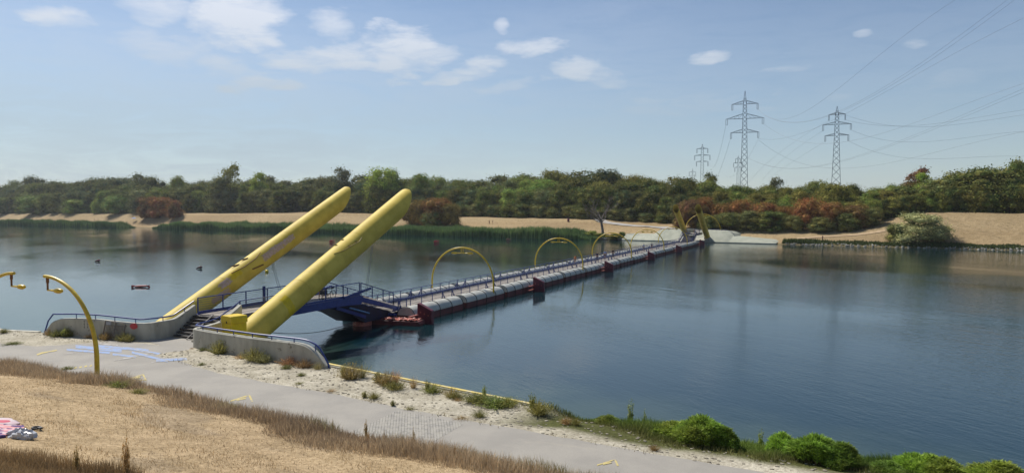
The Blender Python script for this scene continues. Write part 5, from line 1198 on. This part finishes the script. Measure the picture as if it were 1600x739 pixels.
T4 = pylon(1152.5, 820, 244, [(248.5, 4, .6), (255, 7, .8), (262, 5, .6)], (2.2, 4), 'distant pylon half hidden just behind the left side of the tallest pylon', 0)
T5 = pylon(1081.5, 1250, 264, [(269, 5, .5), (275, 3.5, .4)], (1.2, 2), 'farthest tiny pylon on the treetops left of the other pylons', 0)
def pcol(px, D, z=0):
    d = Vector(ray(px, 332)); k = D/(d.x*-SY_+d.y*CY_); return Vector((d.x*k, d.y*k, z))
def wire(P0, pxe, De, samples, label, r=.036, twin=0):
    P1 = pcol(pxe, De); fs, zs = [0.], [P0.z]
    for x, y in samples:
        lo, hi = 0., 1.; s0 = scr_x(P0.x, P0.y) < scr_x(P1.x, P1.y)
        for _ in range(40):
            m_ = (lo+hi)/2; q = P0.lerp(P1, m_)
            if (scr_x(q.x, q.y) < x) == s0: lo = m_
            else: hi = m_
        f = (lo+hi)/2; q = P0.lerp(P1, f); fs.append(f); zs.append(ZP(q.x, q.y, y))
    cf = np.polyfit(fs, zs, min(3, len(fs)-1), w=[2]+[1]*(len(fs)-1))
    end = 1.
    for k in range(2 if twin else 1):
        pts = []
        for i in range(41):
            f = end*i/40; q = P0.lerp(P1, f); rr = Vector((q.y, -q.x, 0)).normalized()*(.0 if k == 0 else twin*f)
            pts.append(Vector((q.x, q.y, np.polyval(cf, f)-(.0 if k == 0 else twin*.8*f)))+rr)
        rad = [r*(.35+.65*(depth(p.x, p.y)/330)) if depth(p.x, p.y) < 330 else r*depth(p.x, p.y)/330 for p in pts]
        mb = MB(); mb.tube(pts, rad, 4); tag(mb.build('power_line', M['wire'], smooth=0), label, 'cable', 'power cables strung between the pylons')
wire(T1[1], 1700, 110, [(1206, 189), (1284, 153), (1341, 114), (1417, 55), (1487, 0)], 'steepest power cable rising from the tallest pylon to the top edge of the photo')
wire(T1[3]+Vector((0, 0, 4)), 1760, 115, [(1227, 190), (1295, 182), (1340, 160), (1420, 108), (1510, 46), (1572, 0)], 'one of two close cables rising past the right pylon top to the upper right corner', twin=.9)
wire(T1[5], 1760, 130, [(1198, 224), (1240, 216), (1296, 184.5), (1318, 176), (1436, 121), (1600, 25)], 'power cable crossing the right pylon top and leaving the right edge high up')
wire(T1[3], 1740, 170, [(1225, 217), (1271, 223), (1332, 219), (1400, 203), (1477, 174), (1600, 130)], 'power cable sagging between the pylons then rising to the right edge below the steep ones')
wire(pcol(1166, 420, zy(246, 420)), 1740, 165, [(1190, 257), (1227, 264), (1318, 248), (1400, 223), (1455, 201), (1600, 137)], 'one of two close cables sagging low between the pylons, rising to the right edge', twin=.9)
wire(T1[5]+Vector((0, 0, -1)), 1740, 210, [(1235, 253), (1259, 258), (1314, 261), (1417, 248), (1500, 231), (1600, 205)], 'lowest sagging cable passing behind the right pylon and rising gently to the right edge')
wire(T2[1], 1720, 330, [(1340, 195), (1405, 197), (1519, 186), (1600, 172)], 'top nearly level cable running right from the right hand pylon')
wire(T2[3], 1720, 330, [(1340, 214), (1398, 220), (1503, 217), (1600, 206)], 'middle nearly level cable running right from the right hand pylon')
wire(T2[5], 1720, 330, [(1340, 232), (1379, 240), (1492, 248), (1600, 245)], 'lowest nearly level cable running right from the right hand pylon')
wire(T2[1]+Vector((0, 2, 3)), 1720, 420, [(1345, 193), (1420, 197), (1519, 193), (1600, 180)], 'faint cable just under the top level cable right of the right hand pylon', .035)
wire(T1[2], 1108, 590, [(1126, 228), (1113, 262)], 'faint cable falling from the left middle arm of the tallest pylon', .04)
wire(T1[4], 1118, 600, [(1130, 250), (1122, 272)], 'faint cable falling from the lower left arm of the tallest pylon', .04)
wire(T1[5], 1128, 700, [(1165, 252), (1145, 275)], 'faint cable falling behind the tallest pylon from its lower right arm', .03)
for i, (tp_, e, sm) in enumerate(((T2[2], 1190, [(1240, 235), (1200, 270)]), (T2[4], 1200, [(1250, 245), (1215, 268)]), (T2[0], 1170, [(1240, 222), (1190, 262)]))):
    wire(tp_, e, 900, sm, ['faint cable slanting down left from the middle left arm of the right pylon', 'faint cable slanting down left from the lower left arm of the right pylon', 'faint cable slanting down left from the top left arm of the right pylon'][i], .03)

# ---------------- buoys ----------------
def buoy(px, py, build, label, mats, rz=0, name='buoy'):
    p = W(px, py, 0); t = thing(name, label, 'buoy', p, rz, 'small floats in the river'); build(t, mats); return t
def b_fish(t, mt):
    mb = MB(); mb.tube([(-.75, 0, .12), (-.5, 0, .14), (0, 0, .15), (.5, 0, .16), (.75, 0, .18)], [.1, .13, .15, .13, .12], 12); mb.build('body', mt, t)
    for x, sg in ((-.78, -1), (.8, 1)):
        mb = MB()
        for a_ in (.7, -.5, 2.4, 3.8): 
            mb.prism([(x, .1), (x+sg*.36, .12+.2*(1 if a_ > 0 else -.4)), (x+sg*.36, .3 if a_ > 1 else -.02), (x+sg*.05, .24)], 'Y', -.22*sin(a_)-.03, -.22*sin(a_)+.03)
        mb.build('tail_fin', pm('red_fin', (.42, .03, .03), (.3, .02, .02), 4, .5), t)
buoy(220, 449, b_fish, 'red floating marker with flared ends in the calm water left of the tubes', pm('red_marker', (.48, .07, .05), (.34, .04, .04), 3, .5), radians(30))
def b_cone(t, mt):
    mb = MB(); mb.tube([(-.55, 0, .02), (-.1, 0, .22), (.35, 0, .28), (.5, 0, .2)], [.03, .17, .26, .2], 12); mb.build('body', mt, t, smooth=60); mb = MB(); mb.tube([(.3, 0, .45), (.3, 0, .62)], .05, 8); mb.build('ring', M['rust'], t)
buoy(152, 409, b_cone, 'small dark maroon buoy on the far left water', M['maroon'], radians(20)); buoy(311, 420, b_cone, 'dark brownish buoy left of the left yellow tube', pm('dark_buoy', (.09, .045, .04), None, 3, .6), radians(24))
def b_box(t, mt):
    mb = MB(); mb.prism([(-.9, .05), (.9, .05), (.9, .28), (.2, .3), (.2, .6), (.9, .62), (.9, .8), (-.6, .8), (-.9, .6)], 'Y', -.3, .3); mb.build('body', mt, t, bevel=.04)
    mb = MB(); mb.box((-.3, 0, .85), (.3, .2, .1)); mb.build('handle', M['rust'], t)
rm = pm('red_plastic', (.50, .04, .035), (.36, .03, .03), 3, .5)
buoy(519, 379, b_box, 'red notched float near the far reeds between the yellow tubes', rm, radians(28)); buoy(682, 379.5, b_box, 'red float near the far reeds above the first arch lamp', rm, radians(28)); buoy(795, 376.5, b_box, 'brown float near the reeds left of the parked car', pm('brown_float', (.22, .12, .07), None, 3, .6), radians(28))
def b_y(t, mt):
    mb = MB(); mb.tube([(0, 0, .0), (0, 0, .25), (0, 0, .42)], [.26, .3, .1], 12); mb.build('body', mt, t, smooth=60); mb = MB(); mb.tube([(-.1, 0, .3), (-.45, .0, .5)], [.1, .05], 8); mb.build('spout', mt, t)
buoy(417, 425.5, b_y, 'small yellow buoy between the two big yellow tubes', M['yellow_new'], 0)

# ---------------- people ----------------
def skin_mesh(joints, edges, mats, levels=1):
    me = bpy.data.meshes.new('tmp'); names = list(joints); me.from_pydata([joints[k][0] for k in names], [(names.index(a), names.index(b)) for a, b in edges], []); me.update()
    o = bpy.data.objects.new('tmp', me); COL.objects.link(o); sm = o.modifiers.new('s', 'SKIN'); sm.use_smooth_shade = True
    if not me.skin_vertices: me.skin_vertices.new()
    for i, k in enumerate(names):
        r = joints[k][1]; me.skin_vertices[0].data[i].radius = (r, r) if not isinstance(r, tuple) else r
    me.skin_vertices[0].data[0].use_root = True
    su = o.modifiers.new('u', 'SUBSURF'); su.levels = levels; su.render_levels = levels
    dg = bpy.context.evaluated_depsgraph_get(); dg.update(); out = bpy.data.meshes.new_from_object(o.evaluated_get(dg)); out.materials.clear()
    for m_ in mats: out.materials.append(m_)
    bpy.data.objects.remove(o); return out
def person(px, z, label, shirt, pants, hair, XY=None, stride=.16, face=0, h=1.75, arms='down', sleeve=True, sit=False, group=None, longp=False):
    if XY is None: XY = W(px[0], px[1], z).xy
    t = thing('person', label, 'person', (XY[0], XY[1], z), face, group); k = h/1.75; J = {}
    J['pel'] = ((0, 0, .95), .115); J['sp'] = ((0, .01, 1.14), .105); J['ch'] = ((0, 0, 1.33), (.125, .10)); J['nk'] = ((0, .01, 1.5), .05); J['hd'] = ((0, .03, 1.6), .085); J['ht'] = ((0, .02, 1.68), .08)
    E_ = [('pel', 'sp'), ('sp', 'ch'), ('ch', 'nk'), ('nk', 'hd'), ('hd', 'ht')]
    for s_, n_ in ((-1, 'L'), (1, 'R')):
        J['sh'+n_] = ((s_*.185, 0, 1.4), .055)
        if arms == 'down': el, wr_, hn = (s_*.235, -.03, 1.12), (s_*.235, .08+.05*s_, .89), (s_*.23, .11+.05*s_, .81)
        elif arms == 'fwd': el, wr_, hn = (s_*.24, .13, 1.17), (s_*.2, .38, 1.06), (s_*.19, .46, 1.04)
        else: el, wr_, hn = (s_*.24, .04, 1.14), (s_*.16, .26, 1.16), (s_*.12, .33, 1.2)
        J['el'+n_] = (el, .04); J['wr'+n_] = (wr_, .027); J['ha'+n_] = (hn, .033)
        E_ += [('ch', 'sh'+n_), ('sh'+n_, 'el'+n_), ('el'+n_, 'wr'+n_), ('wr'+n_, 'ha'+n_)]
        q = stride*s_
        J['hp'+n_] = ((s_*.095, 0, .9), .085); J['kn'+n_] = ((s_*.10, q*.6+.02, .5), .055); J['an'+n_] = ((s_*.10, q-.02, .09), .036); J['to'+n_] = ((s_*.11, q+.13, .035), .032)
        E_ += [('pel', 'hp'+n_), ('hp'+n_, 'kn'+n_), ('kn'+n_, 'an'+n_), ('an'+n_, 'to'+n_)]
    me = skin_mesh(J, E_, [M['skin'], M['black']])
    # fingers, nose and ears join the body mesh
    bm = bmesh.new(); bm.from_mesh(me); mb = MB()
    for s_, n_ in ((-1, 'L'), (1, 'R')):
        w0 = Vector(J['wr'+n_][0]); h0 = Vector(J['ha'+n_][0]); d = (h0-w0).normalized(); sd_ = Vector((0, 1, 0)) if arms == 'down' else Vector((1, 0, 0))
        for f in range(4): b0 = h0+sd_*(f-1.5)*.018; mb.tube([b0, b0+d*.05, b0+d*(.075+.012*(f in (1, 2)))+Vector((-s_*.015, 0, -.01))], [.010, .009, .006], 5)
        mb.tube([w0.lerp(h0, .5)+sd_*.02, h0+sd_*.05, h0+sd_*.055+d*.035], [.011, .010, .007], 5)
        mb.ellip((s_*.088, .02, 1.615), (.014, .022, .032), 6, 5)
    mb.ellip((0, .118, 1.6), (.014, .02, .024), 6, 5); nv = len(mb.f)
    for s_ in (-1, 1): mb.ellip((s_*.03, .105, 1.63), (.011, .01, .007), 6, 4)
    mb.ellip((0, .108, 1.56), (.022, .008, .005), 6, 4)
    vs = [bm.verts.new(v) for v in mb.v]
    for i, f in enumerate(mb.f):
        try: fc = bm.faces.new([vs[k_] for k_ in f]); fc.material_index = 1 if i >= nv else 0; fc.smooth = True
        except ValueError: pass
    bm.to_mesh(me); bm.free(); me.name = 'body'
    o = bpy.data.objects.new('body', me); COL.objects.link(o); o.parent = t
    g = lambda kk, r: (J[kk][0], r)
    S = {'pel': g('pel', .128), 'sp': g('sp', .122), 'ch': (J['ch'][0], (.142, .118)), 'c2': ((0, 0, 1.45), .085)}; SE = [('pel', 'sp'), ('sp', 'ch'), ('ch', 'c2')]
    for n_ in 'LR':
        S['sh'+n_] = g('sh'+n_, .07); a, b = Vector(J['sh'+n_][0]), Vector(J['el'+n_][0]); S['el'+n_] = (tuple(a.lerp(b, .6)), .055); SE += [('ch', 'sh'+n_), ('sh'+n_, 'el'+n_)]
    c = bpy.data.objects.new('shirt', skin_mesh(S, SE, [shirt])); COL.objects.link(c); c.parent = t
    S = {'pel': g('pel', .135), 'p2': ((0, 0, 1.0), .122)}; SE = [('pel', 'p2')]
    for n_ in 'LR':
        a, b = Vector(J['hp'+n_][0]), Vector(J['kn'+n_][0]); S['hp'+n_] = g('hp'+n_, .105); S['kn'+n_] = (tuple(a.lerp(b, .95 if longp else .75)), .078); SE += [('pel', 'hp'+n_), ('hp'+n_, 'kn'+n_)]
        if longp: S['an'+n_] = (tuple(Vector(J['an'+n_][0])+Vector((0, 0, .03))), .055); SE += [('kn'+n_, 'an'+n_)]
    c = bpy.data.objects.new('trousers' if longp else 'shorts', skin_mesh(S, SE, [pants])); COL.objects.link(c); c.parent = t
    mb = MB()
    for s_, n_ in ((-1, 'L'), (1, 'R')): a = Vector(J['an'+n_][0]); b = Vector(J['to'+n_][0]); mb.tube([a+Vector((0, -.05, -.03)), a+Vector((0, 0, -.01)), b+Vector((0, 0, .01)), b+Vector((0, .035, 0))], [.03, .052, .045, .025], 10)
    mb.build('shoes', M['black'], t, smooth=60)
    mb = MB(); vs = []; fs = []
    for j in range(7):
        th = pi*.56*j/6
        for i in range(14): ph = 2*pi*i/14; fr = 1 if sin(ph) < .35 else .72; vs.append((.098*sin(th*fr)*cos(ph), .015+.11*sin(th*fr)*sin(ph), 1.635+.115*cos(th*fr)))
    fs = [(j*14+i, (j+1)*14+i, (j+1)*14+(i+1) % 14, j*14+(i+1) % 14) for j in range(6) for i in range(14)]; mb.add(vs, fs); mb.build('hair', hair, t, smooth=60)
    t.scale = (k, k, k); return t
HB = pm('brown_hair', (.05, .03, .02), None, 6, .6); HK = pm('black_hair', (.012, .01, .01), None, 6, .5); HG = pm('grey_hair', (.3, .28, .26), None, 6, .6)
CW = cloth('pale_grey_cloth', (.42, .43, .45)); CN_ = cloth('navy_cloth', (.015, .02, .07)); CK = cloth('black_cloth', (.015, .015, .018)); CLB = cloth('light_blue_cloth', (.2, .3, .5)); CO = cloth('orange_cloth', (.5, .18, .06)); CR_ = cloth('red_cloth', (.4, .05, .05)); CB_ = cloth('brown_cloth', (.12, .07, .05)); CT = cloth('tan_cloth', (.4, .3, .2))
GP = 'people walking on the floating bridge'
DZ = .83
person(None, DZ, 'bare armed person in orange and tan on the bridge, right of the second arch lamp', CO, CT, HB, XY=(-38.9, 114.5), face=2.9, group=GP, h=1.8)
person(None, DZ, 'person in dark navy clothes near the left foot of the third arch lamp', CN_, CN_, HK, XY=(-38.0, 124.5), face=3.3, group=GP, longp=True, h=1.8)
person(None, DZ, 'person in light blue top walking beyond the navy dressed one on the bridge', CLB, CK, HB, XY=(-38.5, 131.5), face=3.1, group=GP)
person(None, DZ, 'person dressed in black on the bridge under the third arch lamp', CK, CK, HK, XY=(-38.3, 136.5), face=3.3, group=GP, longp=True, h=1.8)
person(None, DZ, 'small figure in blue on the bridge, right of the third arch lamp, first of two', CLB, CN_, HK, XY=(-38.2, 163), face=0, group=GP)
person(None, DZ, 'small figure in dark blue on the bridge, second of two right of third arch lamp', CN_, CK, HK, XY=(-37.4, 168), face=0, group=GP)
person(None, 3.05, 'small figure in pale shirt standing on the far footbridge', CW, CN_, HK, XY=(-37.3, 229), face=3.1)
person(None, 2.91, 'cyclist in a pale grey shirt standing beside a loaded bicycle, behind the right yellow tube', CW, CK, HB, XY=(-37.1, 45.0), face=radians(4), arms='fwd', stride=.1, h=1.82)
def far_person(px, t_, label, a, b, **kw):
    X, Y = PT(px, t_); s_, _ = w2s(X, Y); person(None, farz(s_, t_), label, a, b, HK, XY=(X, Y), face=random.uniform(0, 6), group='people on the far meadow', **kw)
far_person(618, 262, 'person in dark clothes walking alone on the meadow between the yellow tube tips', CB_, CK, longp=True)
far_person(764.5, 250, 'person in black on the meadow right of the brown bushes', CK, CK, longp=True)
far_person(770, 250, 'person in tan clothes beside the one in black on the meadow', CT, CT)
far_person(1286, 229.5, 'person in dark clothes standing on the right far shore path', CB_, CK, longp=True)
far_person(147, 234, 'tiny dark person on the far left meadow', CK, CK, longp=True); far_person(153, 234, 'tiny person in brown beside the dark one on the far left meadow', CB_, CB_)

# bicycle with panniers
def bicycle(loc, rz):
    t = thing('bicycle', 'loaded black bicycle with pannier bags on the near blue footbridge, right of the yellow tube', 'bicycle', loc, rz)
    for y in (-.53, .55):
        w_ = bpy.data.objects.new('wheel', None); 
        mb = MB(); mb.tube([(0, y+.345*cos(a*pi/16), .36+.345*sin(a*pi/16)) for a in range(32)], .02, 6, closed=True); wh = mb.build('wheel', M['black'], t)
        mb = MB(); mb.tube([(0, y+.32*cos(a*pi/12), .36+.32*sin(a*pi/12)) for a in range(24)], .01, 5, closed=True); mb.tube([(-.05, y, .36), (.05, y, .36)], .025, 8)
        for a in range(16): mb.beam((0, y, .36), (0, y+.32*cos(a*pi/8), .36+.32*sin(a*pi/8)), .004, .004)
        mb.build('rim', M['steel'], wh)
    mb = MB(); bb = (0, -.08, .32); stp = (0, -.22, .86); hd = (0, .36, .86); hl = (0, .40, .70); ra = (0, -.53, .36); fa = (0, .55, .36)
    for a, b in ((bb, stp), (stp, hd), (bb, hl), (hd, hl), (bb, ra), (stp, ra), (hl, fa)): mb.tube([a, b], .018, 8)
    mb.tube([hd, (0, .33, 1.02)], .015, 8); mb.build('frame', M['black'], t)
    mb = MB(); mb.tube([(-.28, .22, 1.04), (-.14, .34, 1.03), (.14, .34, 1.03), (.28, .22, 1.04)], .014, 6); mb.build('handlebar', M['black'], t)
    mb = MB(); mb.prism([(-.02, -.40), (.02, -.40), (.075, -.34), (.07, -.24), (.02, -.1), (-.02, -.1), (-.07, -.24), (-.075, -.34)], 'Z', .93, .985); mb.tube([(0, -.25, .8), (0, -.26, .94)], .014, 6); mb.build('saddle', M['black'], t, bevel=.01)
    for x in (-.17, .17):
        mb = MB(); mb.prism([(-.78, .45), (-.42, .45), (-.38, .82), (-.8, .84)], 'X', x-.08, x+.08); mb.build('pannier', M['black'], t, bevel=.03)
    mb = MB(); mb.box((0, .48, .98), (.26, .2, .2)); mb.build('handlebar_bag', M['black'], t, bevel=.03)
    mb = MB(); mb.tube([(0, -.08, .32), (.09, -.08, .32), (.1, -.08, .15)], .012, 6); mb.tube([(0, -.08, .32), (-.09, -.08, .32), (-.1, -.08, .49)], .012, 6); mb.box((.13, -.08, .15), (.09, .08, .02)); mb.box((-.13, -.08, .49), (.09, .08, .02)); mb.build('pedals', M['steel'], t); return t
bicycle((-36.5, 45.2, 2.905), radians(-2))

# ---------------- car ----------------
def car(px, t_):
    X, Y = PT(px, t_); s_, _ = w2s(X, Y); z = farz(s_, t_)
    t = thing('parked_car', 'silver white estate car parked on the far shore, left of the dead tree', 'car', (X, Y, z+.12), radians(-12-6)); t.scale = (1.12,)*3
    sv_ = pm('silver_paint', (.52, .53, .54), (.48, .49, .5), .6, .25, metal=.3); gl = pm('car_glass', (.02, .025, .03), None, 2, .08, spec=.8)
    body = [(-2.2, .3), (-2.25, .75), (-2.15, 1.0), (-2.0, 1.52), (-1.8, 1.62), (.35, 1.64), (.75, 1.5), (1.25, 1.06), (2.0, .92), (2.25, .72), (2.28, .32)]
    mb = MB(); lower = [(-2.2, .3), (-2.25, .75), (-2.15, 1.0), (1.25, 1.04), (2.0, .92), (2.25, .72), (2.28, .32)]; mb.prism(lower, 'Y', -.86, .86); bd = mb.build('body', sv_, t, bevel=.06)
    mb = MB(); mb.prism([(-2.13, 1.0), (-1.98, 1.52), (-1.8, 1.60), (.32, 1.62), (.7, 1.48), (1.2, 1.03)], 'Y', -.74, .74); mb.build('cabin', sv_, t, bevel=.05)
    for sg in (-1, 1):
        for q in ([(-1.93, 1.06), (-1.82, 1.48), (-1.15, 1.5), (-1.15, 1.06)], [(-1.08, 1.06), (-1.08, 1.5), (-.25, 1.51), (-.25, 1.06)], [(-.18, 1.06), (-.18, 1.51), (.34, 1.5), (.95, 1.08)]):
            mb = MB(); mb.prism(q, 'Y', sg*.74, sg*.765); mb.build('side_window', gl, t)
        for x in (-1.35, 1.4):
            mb = MB(); mb.tube([(x, sg*.68, .33), (x, sg*.88, .33)], .33, 20); wh = mb.build('wheel', M['black'], t); mb = MB(); mb.tube([(x, sg*.87, .33), (x, sg*.9, .33)], .2, 14); mb.build('rim', M['steel'], wh)
        mb = MB(); mb.box((2.2, sg*.62, .72), (.12, .34, .14)); mb.build('headlight', GLASSM, t, bevel=.02); mb = MB(); mb.box((-2.2, sg*.72, .9), (.08, .18, .3)); mb.build('tail_light', rm, t)
        mb = MB(); mb.box((.85, sg*.95, 1.08), (.12, .2, .14)); mb.build('mirror', sv_, t, bevel=.02)
    mb = MB(); mb.add([(.74, -.66, 1.475), (.74, .66, 1.475), (1.2, .7, 1.06), (1.2, -.7, 1.06), (.78, -.66, 1.495), (.78, .66, 1.495), (1.24, .7, 1.08), (1.24, -.7, 1.08)], [(0, 1, 2, 3), (4, 5, 6, 7), (0, 1, 5, 4), (2, 3, 7, 6), (1, 2, 6, 5), (3, 0, 4, 7)]); mb.build('windscreen', gl, t)
    mb = MB(); mb.box((-2.23, 0, .5), (.12, 1.6, .2)); mb.box((2.27, 0, .45), (.12, 1.6, .22)); mb.build('bumper', sv_, t, bevel=.03)
    return t
car(892.5, 231.5)
# small things on the far meadow
X, Y = PT(888, 262); s_, _ = w2s(X, Y); bz = farz(s_, 262)
t = thing('litter_bin', 'dark maroon litter bin on the far meadow above the parked car', 'bin', (X, Y, bz)); mb = MB(); mb.tube([(0, 0, 0), (0, 0, 1.25), (0, 0, 1.35)], [.42, .5, .46], 16); mb.build('bin_body', M['maroon'], t); mb = MB(); mb.tube([(0, 0, 1.35), (0, 0, 1.5)], [.5, .3], 16); mb.build('bin_lid', M['maroon'], t); mb = MB(); mb.tube([(.5, 0, -.1), (.5, 0, 1.6)], .05, 8); mb.build('bin_post', M['steel'], t)
X, Y = PT(209, 233); s_, _ = w2s(X, Y); bz = farz(s_, 233)
t = thing('parasol', 'tiny blue parasol on the far meadow left of the reddish bushes', 'parasol', (X, Y, bz)); mb = MB(); mb.tube([(0, 0, 2.5), (0, 0, 2.9), (0, 0, 3.05)], [1.7, .7, .05], 12, cap=False); mb.build('canopy', cloth('blue_canopy', (.10, .25, .6)), t); mb = MB(); mb.tube([(0, 0, -.1), (0, 0, 3.0)], .05, 8); mb.build('pole', M['steel'], t)
# ---------------- towels and bag on the slope ----------------
def laid(name, pxs, lift, mat, label, cat, folds=.03, group=None, n=16):
    P = [hit(x, y) for x, y in pxs]; A_, B_, C_, D_ = [np.array(p[1:]) for p in P]; V = []; 
    g = np.linspace(0, 1, n); a, b = np.meshgrid(g, g, indexing='ij'); a = a[..., None]; b = b[..., None]
    wob = .04*np.sin(b*9)*(a-.5)
    st = (A_*(1-a)+B_*a)*(1-b)+(D_*(1-a)+C_*a)*b; st = st+wob; s, t = st[..., 0], st[..., 1]; Z = near_z(s, t)+lift+folds*(fbm(s/.22, t/.3, 41)*.6+.4)
    X, Y = world(s, t); V = np.stack([X, Y, Z], -1).reshape(-1, 3); V2 = V-np.array([0, 0, .02+folds]); idx = np.arange(n*n).reshape(n, n)
    F = np.stack([idx[:-1, :-1], idx[1:, :-1], idx[1:, 1:], idx[:-1, 1:]], -1).reshape(-1, 4); e = []
    for L_ in (idx[0, :], idx[-1, :], idx[:, 0], idx[:, -1]):
        for i in range(n-1): e.append((L_[i], L_[i+1], L_[i+1]+n*n, L_[i]+n*n))
    F = np.concatenate([F, F[:, ::-1]+n*n, np.array(e)]); o = npmesh(name, np.concatenate([V, V2]), F, mat, smooth=True); return tag(o, label, cat, group)
def printed(name, c, spots, spots2, sc=5):
    m, nt, b = newmat(name); P = nt.nodes.new('ShaderNodeNewGeometry').outputs['Position']
    v = nd(nt, 'ShaderNodeTexVoronoi', Scale=sc); nt.links.new(P, v.inputs[0]); s_ = nt.nodes.new('ShaderNodeSeparateColor'); nt.links.new(v.outputs['Color'], s_.inputs[0])
    cc = mix(nt, mapr(nt, s_.outputs[0], .55, .6), c, spots); cc = mix(nt, mapr(nt, s_.outputs[1], .72, .76), cc, spots2); nt.links.new(cc, b.inputs['Base Color']); b.inputs['Roughness'].default_value = .9; return m
laid('towel', [(-30, 652), (14, 655), (31, 664), (-30, 672)], .05, printed('white_towel', (.55, .47, .48), (.55, .42, .44), (.5, .1, .14), 3.), 'pale pinkish white towel, upper one at the left edge of the slope', 'towel')
laid('towel', [(-30, 667), (36, 668), (40, 678), (-30, 688)], .06, printed('pink_print', (.62, .30, .30), (.55, .42, .44), (.09, .05, .16), 7), 'crumpled pink and purple patterned cloth below the white towel', 'cloth', .06)
P, s_, t_ = hit(32, 684)
mb = MB(); r_ = random.Random(3); vs = []; nu, nv = 22, 12
for j in range(nv+1):
    for i in range(nu):
        th = pi*j/nv; ph = 2*pi*i/nu; k = 1+.16*sin(ph*5+th*3)+.12*sin(ph*9-th*7)+r_.uniform(-.06, .06); vs.append((.46*k*sin(th)*cos(ph), .26*k*sin(th)*sin(ph), max(-.03, .26*k*cos(th)+.08)))
fs = [(j*nu+i, (j+1)*nu+i, (j+1)*nu+(i+1) % nu, j*nu+(i+1) % nu) for j in range(nv) for i in range(nu)]; mb.add(vs, fs)
o = mb.build('plastic_bag', pm('grey_blue_plastic', (.42, .45, .50), (.55, .57, .60), 5, .35), smooth=25); o.location = P; o.rotation_euler = (0, 0, .4); o.scale = (.85, .8, .7); tag(o, 'crumpled grey blue plastic bag lying at the lower end of the pink cloth', 'bag')
P, s_, t_ = hit(57, 670); mb = MB(); mb.tube([(.14*cos(a*pi/8), .09*sin(a*pi/8), .04) for a in range(16)], .03, 6, closed=True); mb.box((.16, 0, .05), (.12, .1, .05)); o = mb.build('sandal', M['black']); o.location = P; tag(o, 'small black sandal on the straw grass right of the towels', 'sandal')

# ---------------- haze ----------------
mb = MB(); mb.box((-100, 480, 36), (4200, 2600, 86)); hz = mb.build('haze', (lambda m_: m_)(bpy.data.materials.new('haze')), smooth=0)
m = hz.data.materials[0]; m.use_nodes = True; m.node_tree.nodes.clear(); vo = m.node_tree.nodes.new('ShaderNodeVolumePrincipled'); vo.inputs['Color'].default_value = (.86, .92, 1, 1); vo.inputs['Density'].default_value = .00009; vo.inputs['Anisotropy'].default_value = .3
mo = m.node_tree.nodes.new('ShaderNodeOutputMaterial'); m.node_tree.links.new(vo.outputs[0], mo.inputs['Volume']); hz['kind'] = 'stuff'
import re as _re
_n = 0
for o in bpy.data.objects:
    l = o.get('label')
    if l and len(_re.findall(r"[A-Za-z']+", l)) > 16: _n += 1; print('LONG', l)
